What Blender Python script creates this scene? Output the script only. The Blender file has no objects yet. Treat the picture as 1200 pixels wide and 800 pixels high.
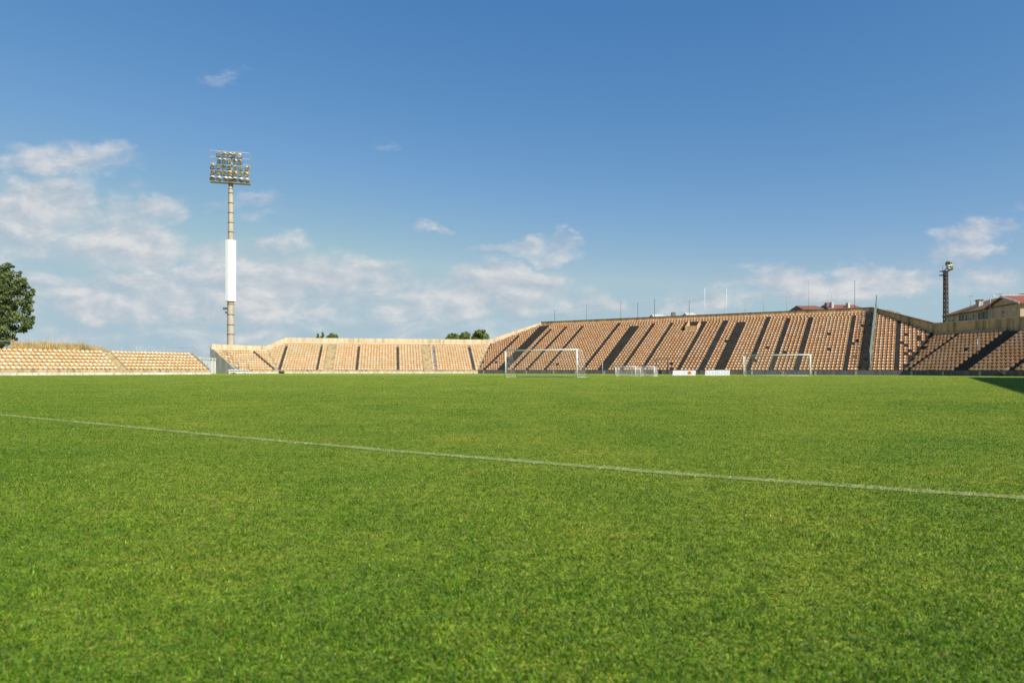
import bpy, math, random
import numpy as np
from mathutils import Vector, noise as mnoise

random.seed(7)
rng = np.random.default_rng(11)
PI = math.pi
scene = bpy.context.scene
COL = scene.collection

# ------------------------------------------------------------------ camera
F, HORIZON, EYE = 760.0, 433.5, 0.65          # focal length in photo pixels, horizon row, eye height
cam_d = bpy.data.cameras.new('camera')
cam_d.sensor_width = 36.0
cam_d.lens = 36.0 * F / 1200.0
cam_d.shift_y = (HORIZON - 400.0) / 1200.0
cam_d.clip_start, cam_d.clip_end = 0.05, 6000
cam_d.dof.use_dof = True
cam_d.dof.focus_distance = 9.0
cam_d.dof.aperture_fstop = 4.0
cam = bpy.data.objects.new('camera', cam_d)
cam.location = (0, 0, EYE)
cam.rotation_euler = (math.radians(90), math.radians(-0.05), 0)
COL.objects.link(cam)
scene.camera = cam


def at(px, py, Y):
    """point at depth Y that the photograph shows at (px, py)"""
    return Vector(((px - 600) / F * Y, Y, EYE + (HORIZON - py) / F * Y))


# ------------------------------------------------------------------ materials
def newmat(name):
    m = bpy.data.materials.new(name)
    m.use_nodes = True
    nt = m.node_tree
    return m, nt, nt.nodes['Principled BSDF']


def N(nt, typ, **kw):
    n = nt.nodes.new(typ)
    for k, v in kw.items():
        setattr(n, k, v)
    return n


def noise(nt, scale, detail=4.0, rough=0.55, stretch=None, coord=None):
    if coord is None:
        coord = N(nt, 'ShaderNodeNewGeometry').outputs['Position']
    if stretch:
        mp = N(nt, 'ShaderNodeMapping')
        mp.inputs['Scale'].default_value = stretch
        nt.links.new(coord, mp.inputs['Vector'])
        coord = mp.outputs['Vector']
    n = N(nt, 'ShaderNodeTexNoise')
    n.inputs['Scale'].default_value = scale
    n.inputs['Detail'].default_value = detail
    n.inputs['Roughness'].default_value = rough
    nt.links.new(coord, n.inputs['Vector'])
    return n.outputs['Fac']


def ramp(nt, fac, stops):
    r = N(nt, 'ShaderNodeValToRGB')
    els = r.color_ramp.elements
    while len(els) < len(stops):
        els.new(0.5)
    for e, (p, c) in zip(els, stops):
        e.position = p
        e.color = (*c, 1) if len(c) == 3 else c
    nt.links.new(fac, r.inputs['Fac'])
    return r.outputs['Color']


def mixc(nt, fac, a, b, mode='MIX'):
    m = N(nt, 'ShaderNodeMix', data_type='RGBA', blend_type=mode)
    for sock, v in ((m.inputs[0], fac), (m.inputs[6], a), (m.inputs[7], b)):
        if hasattr(v, 'is_linked'):
            nt.links.new(v, sock)
        elif isinstance(v, (int, float)):
            sock.default_value = v
        else:
            sock.default_value = (*v, 1)
    return m.outputs[2]


def bump(nt, bs, fac, strength, dist):
    b = N(nt, 'ShaderNodeBump')
    b.inputs['Strength'].default_value = strength
    b.inputs['Distance'].default_value = dist
    nt.links.new(fac, b.inputs['Height'])
    nt.links.new(b.outputs['Normal'], bs.inputs['Normal'])


def simple(name, c1, c2=None, scale=2.0, rough=0.7, metallic=0.0, stretch=None, bumpd=0.0):
    m, nt, bs = newmat(name)
    bs.inputs['Roughness'].default_value = rough
    bs.inputs['Metallic'].default_value = metallic
    if c2 is None:
        c2 = tuple(v * 0.8 for v in c1)
    f = noise(nt, scale, 5, 0.6, stretch)
    nt.links.new(ramp(nt, f, [(0.32, c2), (0.66, c1)]), bs.inputs['Base Color'])
    if bumpd:
        bump(nt, bs, f, 0.6, bumpd)
    return m


def concrete(name, light, dark, streak, sscale=0.7):
    """weathered cast concrete: blotches, fine grain and runs of dirt down the face"""
    m, nt, bs = newmat(name)
    bs.inputs['Roughness'].default_value = 0.9
    a = ramp(nt, noise(nt, 0.6, 6, 0.65), [(0.3, dark), (0.7, light)])
    s = noise(nt, sscale, 5, 0.7, (2.2, 2.2, 0.16))
    sm = N(nt, 'ShaderNodeMapRange')
    sm.inputs['From Min'].default_value = 0.47
    sm.inputs['From Max'].default_value = 0.67
    nt.links.new(s, sm.inputs['Value'])
    c = mixc(nt, sm.outputs['Result'], a, streak)
    g = noise(nt, 14, 3, 0.6)
    gr = ramp(nt, g, [(0.3, (0.78, 0.78, 0.78)), (0.7, (1.12, 1.12, 1.12))])
    c = mixc(nt, 1.0, c, gr, 'MULTIPLY')
    nt.links.new(c, bs.inputs['Base Color'])
    bump(nt, bs, g, 0.4, 0.01)
    return m


M = {}
M['terrace'] = concrete('shaded_terrace_concrete', (0.07, 0.063, 0.052), (0.042, 0.038, 0.033), (0.03, 0.027, 0.024))  # dark copy of the pale terrace concrete, riser shade put into its colour
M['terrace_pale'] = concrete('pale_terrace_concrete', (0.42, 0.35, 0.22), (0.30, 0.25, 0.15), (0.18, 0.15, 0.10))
M['wall_cream'] = concrete('cream_wall', (0.66, 0.53, 0.35), (0.54, 0.43, 0.28), (0.34, 0.28, 0.18))
M['wall_tan'] = concrete('tan_wall', (0.66, 0.42, 0.20), (0.52, 0.335, 0.16), (0.17, 0.13, 0.08))
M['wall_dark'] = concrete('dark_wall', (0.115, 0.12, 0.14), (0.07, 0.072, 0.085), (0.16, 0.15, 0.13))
M['wall_grey'] = concrete('grey_wall', (0.38, 0.37, 0.33), (0.30, 0.29, 0.26), (0.22, 0.21, 0.18))
M['whitewash'] = concrete('whitewashed_wall', (0.64, 0.62, 0.57), (0.46, 0.43, 0.37), (0.30, 0.26, 0.20), 1.5)
M['coping'] = concrete('coping', (0.20, 0.16, 0.11), (0.13, 0.105, 0.075), (0.07, 0.06, 0.045))
M['stair_dark'] = concrete('shaded_stair_paint', (0.075, 0.072, 0.07), (0.034, 0.033, 0.033), (0.03, 0.03, 0.031))  # step paint, darkened to carry the shade of the seats alongside
M['stair_pale'] = concrete('stair_concrete', (0.46, 0.36, 0.20), (0.36, 0.28, 0.15), (0.17, 0.14, 0.10))
M['stair_grey'] = concrete('stair_grey', (0.27, 0.28, 0.29), (0.18, 0.185, 0.19), (0.08, 0.08, 0.085))
M['mast'] = concrete('mast_concrete', (0.48, 0.43, 0.34), (0.38, 0.34, 0.27), (0.27, 0.24, 0.19))
M['joint'] = simple('mast_joint', (0.10, 0.09, 0.08), rough=0.8)
M['white'] = simple('white_paint', (0.82, 0.82, 0.81), (0.74, 0.74, 0.73), 1.5, 0.45)
M['goal_white'] = simple('goal_paint', (0.64, 0.65, 0.65), (0.50, 0.51, 0.51), 3, 0.4)
M['goal_green'] = simple('aged_goal_paint', (0.66, 0.75, 0.68), (0.50, 0.60, 0.52), 3, 0.45)
M['net'] = simple('net_cord', (0.75, 0.75, 0.73), rough=0.8)
M['galv'] = simple('galvanised_steel', (0.42, 0.43, 0.44), (0.30, 0.31, 0.32), 2, 0.5, 0.6)
M['dark_steel'] = simple('dark_steel', (0.06, 0.055, 0.055), (0.035, 0.033, 0.033), 2, 0.6, 0.3)
M['pole_grey'] = simple('pole_paint', (0.34, 0.36, 0.37), (0.24, 0.25, 0.26), 2, 0.6)
M['rust'] = simple('rusty_steel', (0.075, 0.05, 0.042), (0.04, 0.032, 0.03), 1.4, 0.8)
M['lamp_case'] = simple('lamp_case', (0.60, 0.58, 0.53), (0.42, 0.40, 0.36), 3, 0.45, 0.35)
M['lamp_ochre'] = simple('warm_lit_lamp_case', (0.62, 0.46, 0.20), (0.45, 0.31, 0.12), 2, 0.4, 0.2)  # ochre case colour stands in for warm light inside the lamps
M['lamp_case_dark'] = simple('dark_lamp_case', (0.13, 0.14, 0.13), (0.08, 0.085, 0.08), 3, 0.5, 0.3)
M['lamp_case_green'] = simple('green_lamp_case', (0.22, 0.27, 0.17), (0.15, 0.19, 0.11), 3, 0.5)
M['roof_tile'] = concrete('roof_tile', (0.27, 0.075, 0.045), (0.19, 0.06, 0.04), (0.13, 0.065, 0.04))
M['roof_old'] = concrete('old_roof_tile', (0.20, 0.095, 0.05), (0.14, 0.062, 0.036), (0.17, 0.135, 0.04))
M['stucco'] = concrete('stucco', (0.52, 0.41, 0.26), (0.43, 0.33, 0.21), (0.30, 0.23, 0.15))
M['stucco_pale'] = concrete('pale_stucco', (0.64, 0.57, 0.44), (0.52, 0.45, 0.34), (0.34, 0.29, 0.21))
M['shutter'] = simple('shutter', (0.16, 0.19, 0.17), (0.10, 0.12, 0.11), 2, 0.6)
M['fence_mesh'] = simple('green_fence_mesh', (0.20, 0.27, 0.22), (0.14, 0.19, 0.155), 1.2, 0.7)
M['orange'] = simple('orange_print', (0.80, 0.27, 0.03), (0.72, 0.22, 0.02), 2, 0.5)
M['red_print'] = simple('dark_orange_print', (0.50, 0.10, 0.02), rough=0.5)
M['blue_print'] = simple('grey_blue_print', (0.52, 0.58, 0.66), rough=0.5)
M['panel_pale'] = simple('pale_sheet', (0.62, 0.66, 0.69), (0.52, 0.56, 0.60), 1.2, 0.5)
M['bag'] = simple('dark_cloth', (0.04, 0.042, 0.045), rough=0.9)
M['bark'] = simple('bark', (0.12, 0.09, 0.065), (0.06, 0.045, 0.035), 5, 0.9, bumpd=0.03)
M['ground'] = simple('dry_ground', (0.30, 0.25, 0.15), (0.16, 0.16, 0.07), 0.25, 0.95)
M['mound'] = simple('dry_soil', (0.34, 0.26, 0.14), (0.24, 0.18, 0.10), 0.8, 0.95)

# glass
m, nt, bs = newmat('window_glass')
bs.inputs['Base Color'].default_value = (0.05, 0.06, 0.065, 1)
bs.inputs['Roughness'].default_value = 0.12
M['glass'] = m
m, nt, bs = newmat('lamp_glass')
bs.inputs['Roughness'].default_value = 0.18
bs.inputs['Metallic'].default_value = 0.55
nt.links.new(ramp(nt, noise(nt, 1.2, 2), [(0.35, (0.22, 0.20, 0.16)), (0.65, (0.50, 0.47, 0.40))]), bs.inputs['Base Color'])
M['lamp_glass'] = m


def seat_mat(name, use_attr):
    """sun-bleached moulded plastic: each seat faded to its own tone, thin enough to glow a little"""
    m, nt, bs = newmat(name)
    if use_attr:
        a = N(nt, 'ShaderNodeAttribute', attribute_name='tone')
        f = a.outputs['Fac']
    else:
        f = N(nt, 'ShaderNodeObjectInfo').outputs['Random']
    c = ramp(nt, f, [(0.0, (0.76, 0.42, 0.19)), (0.3, (0.775, 0.465, 0.225)), (0.62, (0.79, 0.52, 0.28)),
                     (0.86, (0.80, 0.58, 0.36)), (1.0, (0.81, 0.53, 0.39))])
    d = noise(nt, 7, 4, 0.6)
    dr = ramp(nt, d, [(0.3, (0.80, 0.78, 0.74)), (0.6, (1.05, 1.05, 1.05))])
    c = mixc(nt, 1.0, c, dr, 'MULTIPLY')
    nt.links.new(c, bs.inputs['Base Color'])
    bs.inputs['Roughness'].default_value = 0.5
    tr = N(nt, 'ShaderNodeBsdfTranslucent')
    nt.links.new(mixc(nt, 0.6, c, (0.95, 0.55, 0.26)), tr.inputs['Color'])
    mx = N(nt, 'ShaderNodeMixShader')
    mx.inputs[0].default_value = 0.22
    nt.links.new(bs.outputs[0], mx.inputs[1])
    nt.links.new(tr.outputs[0], mx.inputs[2])
    nt.links.new(mx.outputs[0], nt.nodes['Material Output'].inputs['Surface'])
    return m


M['seat'] = seat_mat('seat_plastic', False)
M['seats'] = seat_mat('seat_plastic_mass', True)


def leaf_mat(name, cols, trans=0.3):
    m, nt, bs = newmat(name)
    a = N(nt, 'ShaderNodeAttribute', attribute_name='tone')
    k = len(cols) - 1
    c = ramp(nt, a.outputs['Fac'], [(i / k, cc) for i, cc in enumerate(cols)])
    nt.links.new(c, bs.inputs['Base Color'])
    bs.inputs['Roughness'].default_value = 0.55
    tr = N(nt, 'ShaderNodeBsdfTranslucent')
    nt.links.new(mixc(nt, 0.5, c, (0.16, 0.24, 0.02)), tr.inputs['Color'])
    mx = N(nt, 'ShaderNodeMixShader')
    mx.inputs[0].default_value = trans
    nt.links.new(bs.outputs[0], mx.inputs[1])
    nt.links.new(tr.outputs[0], mx.inputs[2])
    nt.links.new(mx.outputs[0], nt.nodes['Material Output'].inputs['Surface'])
    return m


M['leaf'] = leaf_mat('tree_leaf', [(0.06, 0.085, 0.018), (0.105, 0.14, 0.033), (0.17, 0.20, 0.06)])
M['leaf_light'] = leaf_mat('bright_leaf', [(0.095, 0.145, 0.028), (0.145, 0.205, 0.042), (0.20, 0.25, 0.065)])
M['straw'] = leaf_mat('dry_straw', [(0.44, 0.29, 0.12), (0.56, 0.40, 0.17), (0.48, 0.36, 0.15), (0.22, 0.21, 0.07)], 0.2)


# grass colour shared by the turf sheet and the blades: big worn and lush patches, mown bands, small mottling
def turf_colour(nt, bright=1.0, tint=(1, 1, 1)):
    big = noise(nt, 0.3, 6, 0.66)
    mid = noise(nt, 1.1, 5, 0.65)
    fine = noise(nt, 15, 4, 0.65)
    lush = tuple(v * bright for v in (0.060, 0.138, 0.010))
    yel = tuple(v * bright for v in (0.185, 0.232, 0.020))
    c1 = ramp(nt, big, [(0.31, lush), (0.69, yel)])
    c2 = ramp(nt, mid, [(0.30, tuple(v * bright for v in (0.062, 0.140, 0.010))), (0.52, tuple(v * bright for v in (0.112, 0.188, 0.013))),
                        (0.74, tuple(v * bright for v in (0.200, 0.225, 0.026)))])
    c = mixc(nt, 0.5, c1, c2)
    fr = ramp(nt, fine, [(0.3, (0.60, 0.66, 0.6)), (0.7, (1.34, 1.27, 1.2))])
    c = mixc(nt, 1.0, c, fr, 'MULTIPLY')
    tuft = noise(nt, 52, 3, 0.7)
    c = mixc(nt, 1.0, c, ramp(nt, tuft, [(0.32, (0.58, 0.64, 0.6)), (0.5, (1.0, 1.0, 1.0)), (0.70, (1.45, 1.34, 1.3))]), 'MULTIPLY')
    c = mixc(nt, 1.0, c, tint, 'MULTIPLY')
    worn = noise(nt, 6.5, 4, 0.6, (1, 1, 0.2))
    wm = N(nt, 'ShaderNodeMapRange')
    wm.inputs['From Min'].default_value = 0.655
    wm.inputs['From Max'].default_value = 0.74
    wm.inputs['To Max'].default_value = 0.6
    nt.links.new(worn, wm.inputs['Value'])
    c = mixc(nt, wm.outputs['Result'], c, (0.27, 0.19, 0.06))
    return c


m, nt, bs = newmat('pitch_turf')
c = turf_colour(nt, 1.0, (1.88, 1.47, 2.5))
geo = N(nt, 'ShaderNodeNewGeometry')
dirt = noise(nt, 2.6, 5, 0.7)
dm = N(nt, 'ShaderNodeMapRange')
dm.inputs['From Min'].default_value = 0.66
dm.inputs['From Max'].default_value = 0.76
nt.links.new(dirt, dm.inputs['Value'])
c = mixc(nt, dm.outputs['Result'], c, (0.17, 0.14, 0.05))
nt.links.new(c, bs.inputs['Base Color'])
bs.inputs['Roughness'].default_value = 0.9
bs.inputs['Specular IOR Level'].default_value = 0.1
bump(nt, bs, noise(nt, 60, 3, 0.7), 0.9, 0.03)
M['turf'] = m

m, nt, bs = newmat('grass_blade')
a = N(nt, 'ShaderNodeAttribute', attribute_name='tone')
c = turf_colour(nt, 1.25, (0.66, 0.89, 0.34))
tn = ramp(nt, a.outputs['Fac'], [(0.0, (0.55, 0.62, 0.55)), (0.5, (1.0, 1.0, 1.0)), (0.93, (1.35, 1.25, 1.2)), (0.955, (2.0, 1.55, 2.2)), (0.992, (2.4, 1.7, 2.6)), (0.996, (4.0, 3.2, 12.0))])
c = mixc(nt, 1.0, c, tn, 'MULTIPLY')
nt.links.new(c, bs.inputs['Base Color'])
bs.inputs['Roughness'].default_value = 0.5
bs.inputs['Specular IOR Level'].default_value = 0.3
tr = N(nt, 'ShaderNodeBsdfTranslucent')
nt.links.new(mixc(nt, 1.0, c, (1.1, 1.15, 0.5), 'MULTIPLY'), tr.inputs['Color'])
mx = N(nt, 'ShaderNodeMixShader')
mx.inputs[0].default_value = 0.3
nt.links.new(bs.outputs[0], mx.inputs[1])
nt.links.new(tr.outputs[0], mx.inputs[2])
nt.links.new(mx.outputs[0], nt.nodes['Material Output'].inputs['Surface'])
M['blade'] = m

m, nt, bs = newmat('painted_blade')
a = N(nt, 'ShaderNodeAttribute', attribute_name='tone')
bs.inputs['Specular IOR Level'].default_value = 0.1
c = ramp(nt, a.outputs['Fac'], [(0.0, (0.20, 0.26, 0.06)), (0.5, (0.37, 0.40, 0.19)), (1.0, (0.54, 0.56, 0.36))])
nt.links.new(c, bs.inputs['Base Color'])
bs.inputs['Roughness'].default_value = 0.8
M['blade_white'] = m

m, nt, bs = newmat('line_chalk')
f = noise(nt, 25, 4, 0.7)
nt.links.new(ramp(nt, f, [(0.36, (0.13, 0.17, 0.025)), (0.62, (0.27, 0.30, 0.12))]), bs.inputs['Base Color'])
bs.inputs['Roughness'].default_value = 0.9
bs.inputs['Specular IOR Level'].default_value = 0.1
M['chalk'] = m


# ------------------------------------------------------------------ mesh helpers
OFF = {}


class MB:
    def __init__(self):
        self.v, self.f, self.tone = [], [], []

    def add(self, verts, faces):
        b = len(self.v)
        self.v += [tuple(p) for p in verts]
        self.f += [tuple(b + i for i in q) for q in faces]

    def prism8(self, p):
        """8 corners: bottom ring 0-3, top ring 4-7"""
        self.add(p, [(3, 2, 1, 0), (4, 5, 6, 7), (0, 1, 5, 4), (1, 2, 6, 5), (2, 3, 7, 6), (3, 0, 4, 7)])

    def box(self, c, ax, ay, az):
        """centre and three half-axis vectors"""
        c, ax, ay, az = Vector(c), Vector(ax), Vector(ay), Vector(az)
        p = [c + sx * ax + sy * ay + sz * az for sz in (-1, 1) for sx, sy in ((-1, -1), (1, -1), (1, 1), (-1, 1))]
        self.prism8(p)

    def bar(self, a, b, w, h=None, up=(0, 0, 1)):
        a, b = Vector(a), Vector(b)
        h = w if h is None else h
        d = (b - a)
        L = d.length
        if L < 1e-6:
            return
        d = d / L
        u = Vector(up)
        if abs(d.dot(u)) > 0.95:
            u = Vector((1, 0, 0))
        x = d.cross(u).normalized()
        y = x.cross(d)
        self.box((a + b) / 2, d * L / 2, x * w / 2, y * h / 2)

    def tube(self, pts, r, n=8, caps=True):
        pts = [Vector(p) for p in pts]
        rs = r if isinstance(r, (list, tuple)) else [r] * len(pts)
        b = len(self.v)
        prev = None
        for i, p in enumerate(pts):
            d = (pts[min(i + 1, len(pts) - 1)] - pts[max(i - 1, 0)]).normalized()
            if prev is None:
                u = Vector((0, 0, 1)) if abs(d.z) < 0.9 else Vector((1, 0, 0))
                x = d.cross(u).normalized()
            else:
                x = (prev - d * prev.dot(d)).normalized()
            prev = x
            y = d.cross(x)
            for k in range(n):
                t = 2 * PI * k / n
                self.v.append(tuple(p + rs[i] * (math.cos(t) * x + math.sin(t) * y)))
        for i in range(len(pts) - 1):
            for k in range(n):
                k2 = (k + 1) % n
                self.f.append((b + i * n + k, b + i * n + k2, b + (i + 1) * n + k2, b + (i + 1) * n + k))
        if caps:
            self.f.append(tuple(b + k for k in reversed(range(n))))
            self.f.append(tuple(b + (len(pts) - 1) * n + k for k in range(n)))

    def poly_prism(self, pts, d):
        """planar polygon pushed along d"""
        n = len(pts)
        d = Vector(d)
        pts = [Vector(p) for p in pts]
        self.add(pts + [p + d for p in pts],
                 [tuple(reversed(range(n))), tuple(range(n, 2 * n))] + [(i, (i + 1) % n, n + (i + 1) % n, n + i) for i in range(n)])

    def build(self, name, mat, parent=None, smooth=False, loc=None):
        off = Vector((0, 0, 0))
        if parent is not None:
            off = OFF.get(parent, Vector((0, 0, 0)))
        elif loc is not None:
            off = Vector(loc)
        me = bpy.data.meshes.new(name)
        me.from_pydata([(x - off.x, y - off.y, z - off.z) for x, y, z in self.v], [], self.f)
        me.materials.append(mat)
        if smooth:
            me.polygons.foreach_set('use_smooth', [True] * len(me.polygons))
        if self.tone:
            at_ = me.attributes.new('tone', 'FLOAT', 'POINT')
            at_.data.foreach_set('value', self.tone)
        me.update()
        o = bpy.data.objects.new(name, me)
        COL.objects.link(o)
        if parent is not None:
            o.parent = parent
            OFF[o] = off
        elif loc is not None:
            o.location = loc
            OFF[o] = off
        return o


def thing(name, label, cat, loc=(0, 0, 0), group=None):
    o = bpy.data.objects.new(name, None)
    o.empty_display_size = 0.5
    o.location = loc
    COL.objects.link(o)
    OFF[o] = Vector(loc)
    tag(o, label, cat, group)
    return o


def tag(o, label, cat, group=None):
    o['label'] = label
    o['category'] = cat
    if group:
        o['group'] = group
    return o


def kind(o, k):
    o['kind'] = k
    return o


# ------------------------------------------------------------------ world: sky with clouds, sun
SUN_AZ = math.radians(140)      # clockwise from +Y (camera forward): right and a little behind
SUN_EL = math.radians(39)
S = Vector((math.sin(SUN_AZ) * math.cos(SUN_EL), math.cos(SUN_AZ) * math.cos(SUN_EL), math.sin(SUN_EL)))
w = bpy.data.worlds.new('World')
scene.world = w
w.use_nodes = True
nt = w.node_tree
bg = nt.nodes['Background']
sky = N(nt, 'ShaderNodeTexSky', sky_type='NISHITA')
sky.sun_disc = False
sky.sun_elevation = SUN_EL
sky.sun_rotation = SUN_AZ
sky.air_density = 1.0
sky.dust_density = 0.4
sky.ozone_density = 3.0
sky.altitude = 100


def vm(op, a, b=None):
    n = N(nt, 'ShaderNodeVectorMath', operation=op)
    for i, v in enumerate((a, b)):
        if v is None:
            continue
        if hasattr(v, 'is_linked'):
            nt.links.new(v, n.inputs[i])
        else:
            n.inputs[i].default_value = v
    return n.outputs['Value'] if op in ('DOT_PRODUCT', 'LENGTH') else n.outputs['Vector']


def ma(op, a, b=None, c=None, clamp=False):
    n = N(nt, 'ShaderNodeMath', operation=op)
    n.use_clamp = clamp
    for i, v in enumerate((a, b, c)):
        if v is None:
            continue
        if hasattr(v, 'is_linked'):
            nt.links.new(v, n.inputs[i])
        else:
            n.inputs[i].default_value = v
    return n.outputs[0]


tc = N(nt, 'ShaderNodeTexCoord').outputs['Generated']
sep = N(nt, 'ShaderNodeSeparateXYZ')
nt.links.new(tc, sep.inputs[0])
dx, dy, dz = sep.outputs
yy = ma('MAXIMUM', dy, 0.05)
cmb = N(nt, 'ShaderNodeCombineXYZ')
nt.links.new(ma('DIVIDE', dx, yy), cmb.inputs[0])
nt.links.new(ma('DIVIDE', dz, yy), cmb.inputs[1])
dirv = cmb.outputs[0]             # tangent direction about north: where each cloud stands in the sky
# cloud banks: bearing and height of each, their half-extents, how solid
BANKS = [(60, 262, 170, 52, .72), (310, 345, 330, 40, .72), (560, 352, 150, 30, .75), (650, 405, 620, 34, .45), (70, 190, 95, 20, .75), (40, 245, 110, 36, 1.0), (150, 278, 80, 32, 1.0), (185, 240, 60, 20, .75), (245, 296, 50, 24, .8),
         (90, 352, 130, 30, .8), (190, 362, 80, 20, .7), (240, 364, 40, 14, .9),
         (345, 325, 105, 38, 1.0), (415, 330, 60, 22, .8), (300, 352, 90, 32, .7), (200, 320, 60, 14, .7),
         (560, 345, 130, 32, .9), (605, 332, 60, 20, .85), (500, 362, 140, 22, .7), (695, 360, 60, 13, .85),
         (630, 290, 56, 17, .8), (652, 282, 32, 15, .85), (595, 289, 34, 12, .7),
         (508, 264, 16, 7, .45), (450, 166, 14, 5, .35), (266, 94, 26, 12, .42), (290, 230, 40, 12, .5), (300, 252, 30, 10, .4),
         (1130, 284, 55, 22, .85), (1010, 326, 125, 20, .95), (940, 338, 65, 17, .95), (1150, 322, 70, 22, .5), (1195, 262, 20, 22, .4),
         (850, 352, 90, 14, .5), (740, 365, 120, 16, .5), (300, 400, 420, 36, .5), (820, 356, 30, 10, .7),
         (-120, 300, 120, 90, .8), (1400, 300, 140, 50, .7)]
wn = N(nt, 'ShaderNodeTexNoise')
wn.inputs['Scale'].default_value = 9.0
wn.inputs['Detail'].default_value = 6
wn.inputs['Roughness'].default_value = 0.6
nt.links.new(vm('MULTIPLY', dirv, (1.0, 1.6, 1.0)), wn.inputs['Vector'])
warped = vm('ADD', dirv, vm('MULTIPLY', vm('SUBTRACT', wn.outputs['Color'], (0.5, 0.5, 0.5)), (0.24, 0.11, 0.0)))
mask = None
for (px, py, rx, ry, st) in BANKS:
    d = vm('SUBTRACT', warped, ((px - 600) / F, (HORIZON - py) / F, 0))
    d = vm('MULTIPLY', d, (F / (rx * 1.25), F / (ry * 1.3), 0))
    q = ma('MULTIPLY_ADD', vm('DOT_PRODUCT', d, d), -st, st)
    mask = q if mask is None else ma('MAXIMUM', mask, q)
mask = ma('MAXIMUM', mask, 0.0)


def cloud_noise(off, scale, detail, rough=0.58, dist=0.3):
    mp = vm('ADD', vm('MULTIPLY', dirv, (1.0, 1.9, 1.0)), off)
    n = N(nt, 'ShaderNodeTexNoise')
    n.inputs['Scale'].default_value = scale
    n.inputs['Detail'].default_value = detail
    n.inputs['Roughness'].default_value = rough
    n.inputs['Distortion'].default_value = dist
    nt.links.new(mp, n.inputs['Vector'])
    return n.outputs['Fac']


n1 = cloud_noise((3.1, 1.7, 0.4), 11.0, 9)
n2 = cloud_noise((3.115, 1.722, 0.4), 11.0, 5)
thick = ma('ADD', ma('MULTIPLY', ma('SUBTRACT', n1, 0.5), 2.0), ma('MULTIPLY', mask, 1.0))
dens = N(nt, 'ShaderNodeMapRange', interpolation_type='SMOOTHSTEP')
dens.inputs['From Min'].default_value = -0.05
dens.inputs['From Max'].default_value = 1.10
nt.links.new(thick, dens.inputs['Value'])
density = ma('MULTIPLY', dens.outputs['Result'], ma('MULTIPLY', mask, 2.2, clamp=True))
density = ma('MULTIPLY', density, 0.85)
cloud_shading = ma('MULTIPLY_ADD', ma('SUBTRACT', n1, n2), 2.6, 0.55, clamp=True)  # sunlit and shaded sides of the clouds, painted into their colour
ccol = ramp(nt, cloud_shading, [(0.15, (3.0, 3.4, 3.95)), (0.55, (3.9, 4.05, 4.3)), (0.9, (4.9, 4.85, 4.85))])
sk = N(nt, 'ShaderNodeSeparateColor')
nt.links.new(sky.outputs[0], sk.inputs[0])
cc = N(nt, 'ShaderNodeCombineColor')
for i, (a_, g_) in enumerate(((0.50, 1.42), (0.87, 0.89), (1.63, 0.56))):     # deeper blue overhead, as the lens saw it
    chan = ma('MULTIPLY', ma('POWER', sk.outputs[i], g_), a_)
    if i == 0:
        chan_r = chan
    elif i == 1:
        chan_g = chan
    else:
        chan = ma('MINIMUM', chan, 4.1)
        chan_g = ma('MINIMUM', chan_g, ma('MULTIPLY', chan, 0.87))
        nt.links.new(chan, cc.inputs[2])
        nt.links.new(chan_g, cc.inputs[1])
        nt.links.new(ma('MINIMUM', chan_r, ma('MULTIPLY', chan_g, 0.72)), cc.inputs[0])
skyt = cc.outputs[0]
skyc = mixc(nt, density, skyt, ccol)
nt.links.new(skyc, bg.inputs['Color'])
bg.inputs['Strength'].default_value = 0.10

sl = bpy.data.lights.new('sun', 'SUN')
sl.energy = 4.6
sl.angle = math.radians(0.53)
sl.color = (1.0, 0.94, 0.84)
so = bpy.data.objects.new('sun', sl)
so.rotation_euler = S.to_track_quat('Z', 'Y').to_euler()
so.location = S * 200
COL.objects.link(so)

vs = scene.view_settings
vs.view_transform = 'Standard'
vs.look = 'None'
vs.exposure = 0.62
vs.gamma = 1.0
vs.use_curve_mapping = False
scene.cycles.max_bounces = 6
scene.cycles.transparent_max_bounces = 8

# ------------------------------------------------------------------ ground and pitch
b = MB()
b.add([(-2500, -2500, -0.06), (2500, -2500, -0.06), (2500, 2500, -0.06), (-2500, 2500, -0.06)], [(0, 1, 2, 3)])
kind(b.build('ground', M['ground']), 'structure')
b = MB()
b.add([(-120, -60, 0), (90, -60, 0), (90, 140, 0), (-120, 140, 0)], [(0, 1, 2, 3)])
kind(b.build('pitch', M['turf']), 'structure')


def ground_pt(px, py):
    Y = F * EYE / (py - HORIZON)
    return np.array([(px - 600) / F * Y, Y])


LINE = np.array([ground_pt(px, py) for px, py in ((-420, 458.0), (-200, 470.0), (0, 486.5), (125, 498), (250, 510), (450, 527.5), (600, 539.5),
                                                 (800, 555.5), (1025, 571.5), (1200, 583), (1500, 603), (1900, 630))])
FAR_LINE = np.array([ground_pt(px, py) for px, py in ((-90, 451.5), (-30, 449.6), (20, 448.3), (50, 447.4), (62, 446.6), (58, 446.0), (30, 445.3))])


def strip(name, pts, wd, mat, z):
    b = MB()
    L = len(pts)
    for i, p in enumerate(pts):
        d = pts[min(i + 1, L - 1)] - pts[max(i - 1, 0)]
        d = d / np.linalg.norm(d)
        n = np.array([-d[1], d[0]])
        b.v += [(*(p + n * wd / 2), z), (*(p - n * wd / 2), z)]
    for i in range(L - 1):
        b.f.append((2 * i + 1, 2 * i + 3, 2 * i + 2, 2 * i))
    return b.build(name, mat)


kind(strip('pitch_line_marking', LINE, 0.11, M['chalk'], 0.004), 'structure')
kind(strip('pitch_line_marking', FAR_LINE, 0.13, M['chalk'], 0.004), 'structure')

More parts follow.
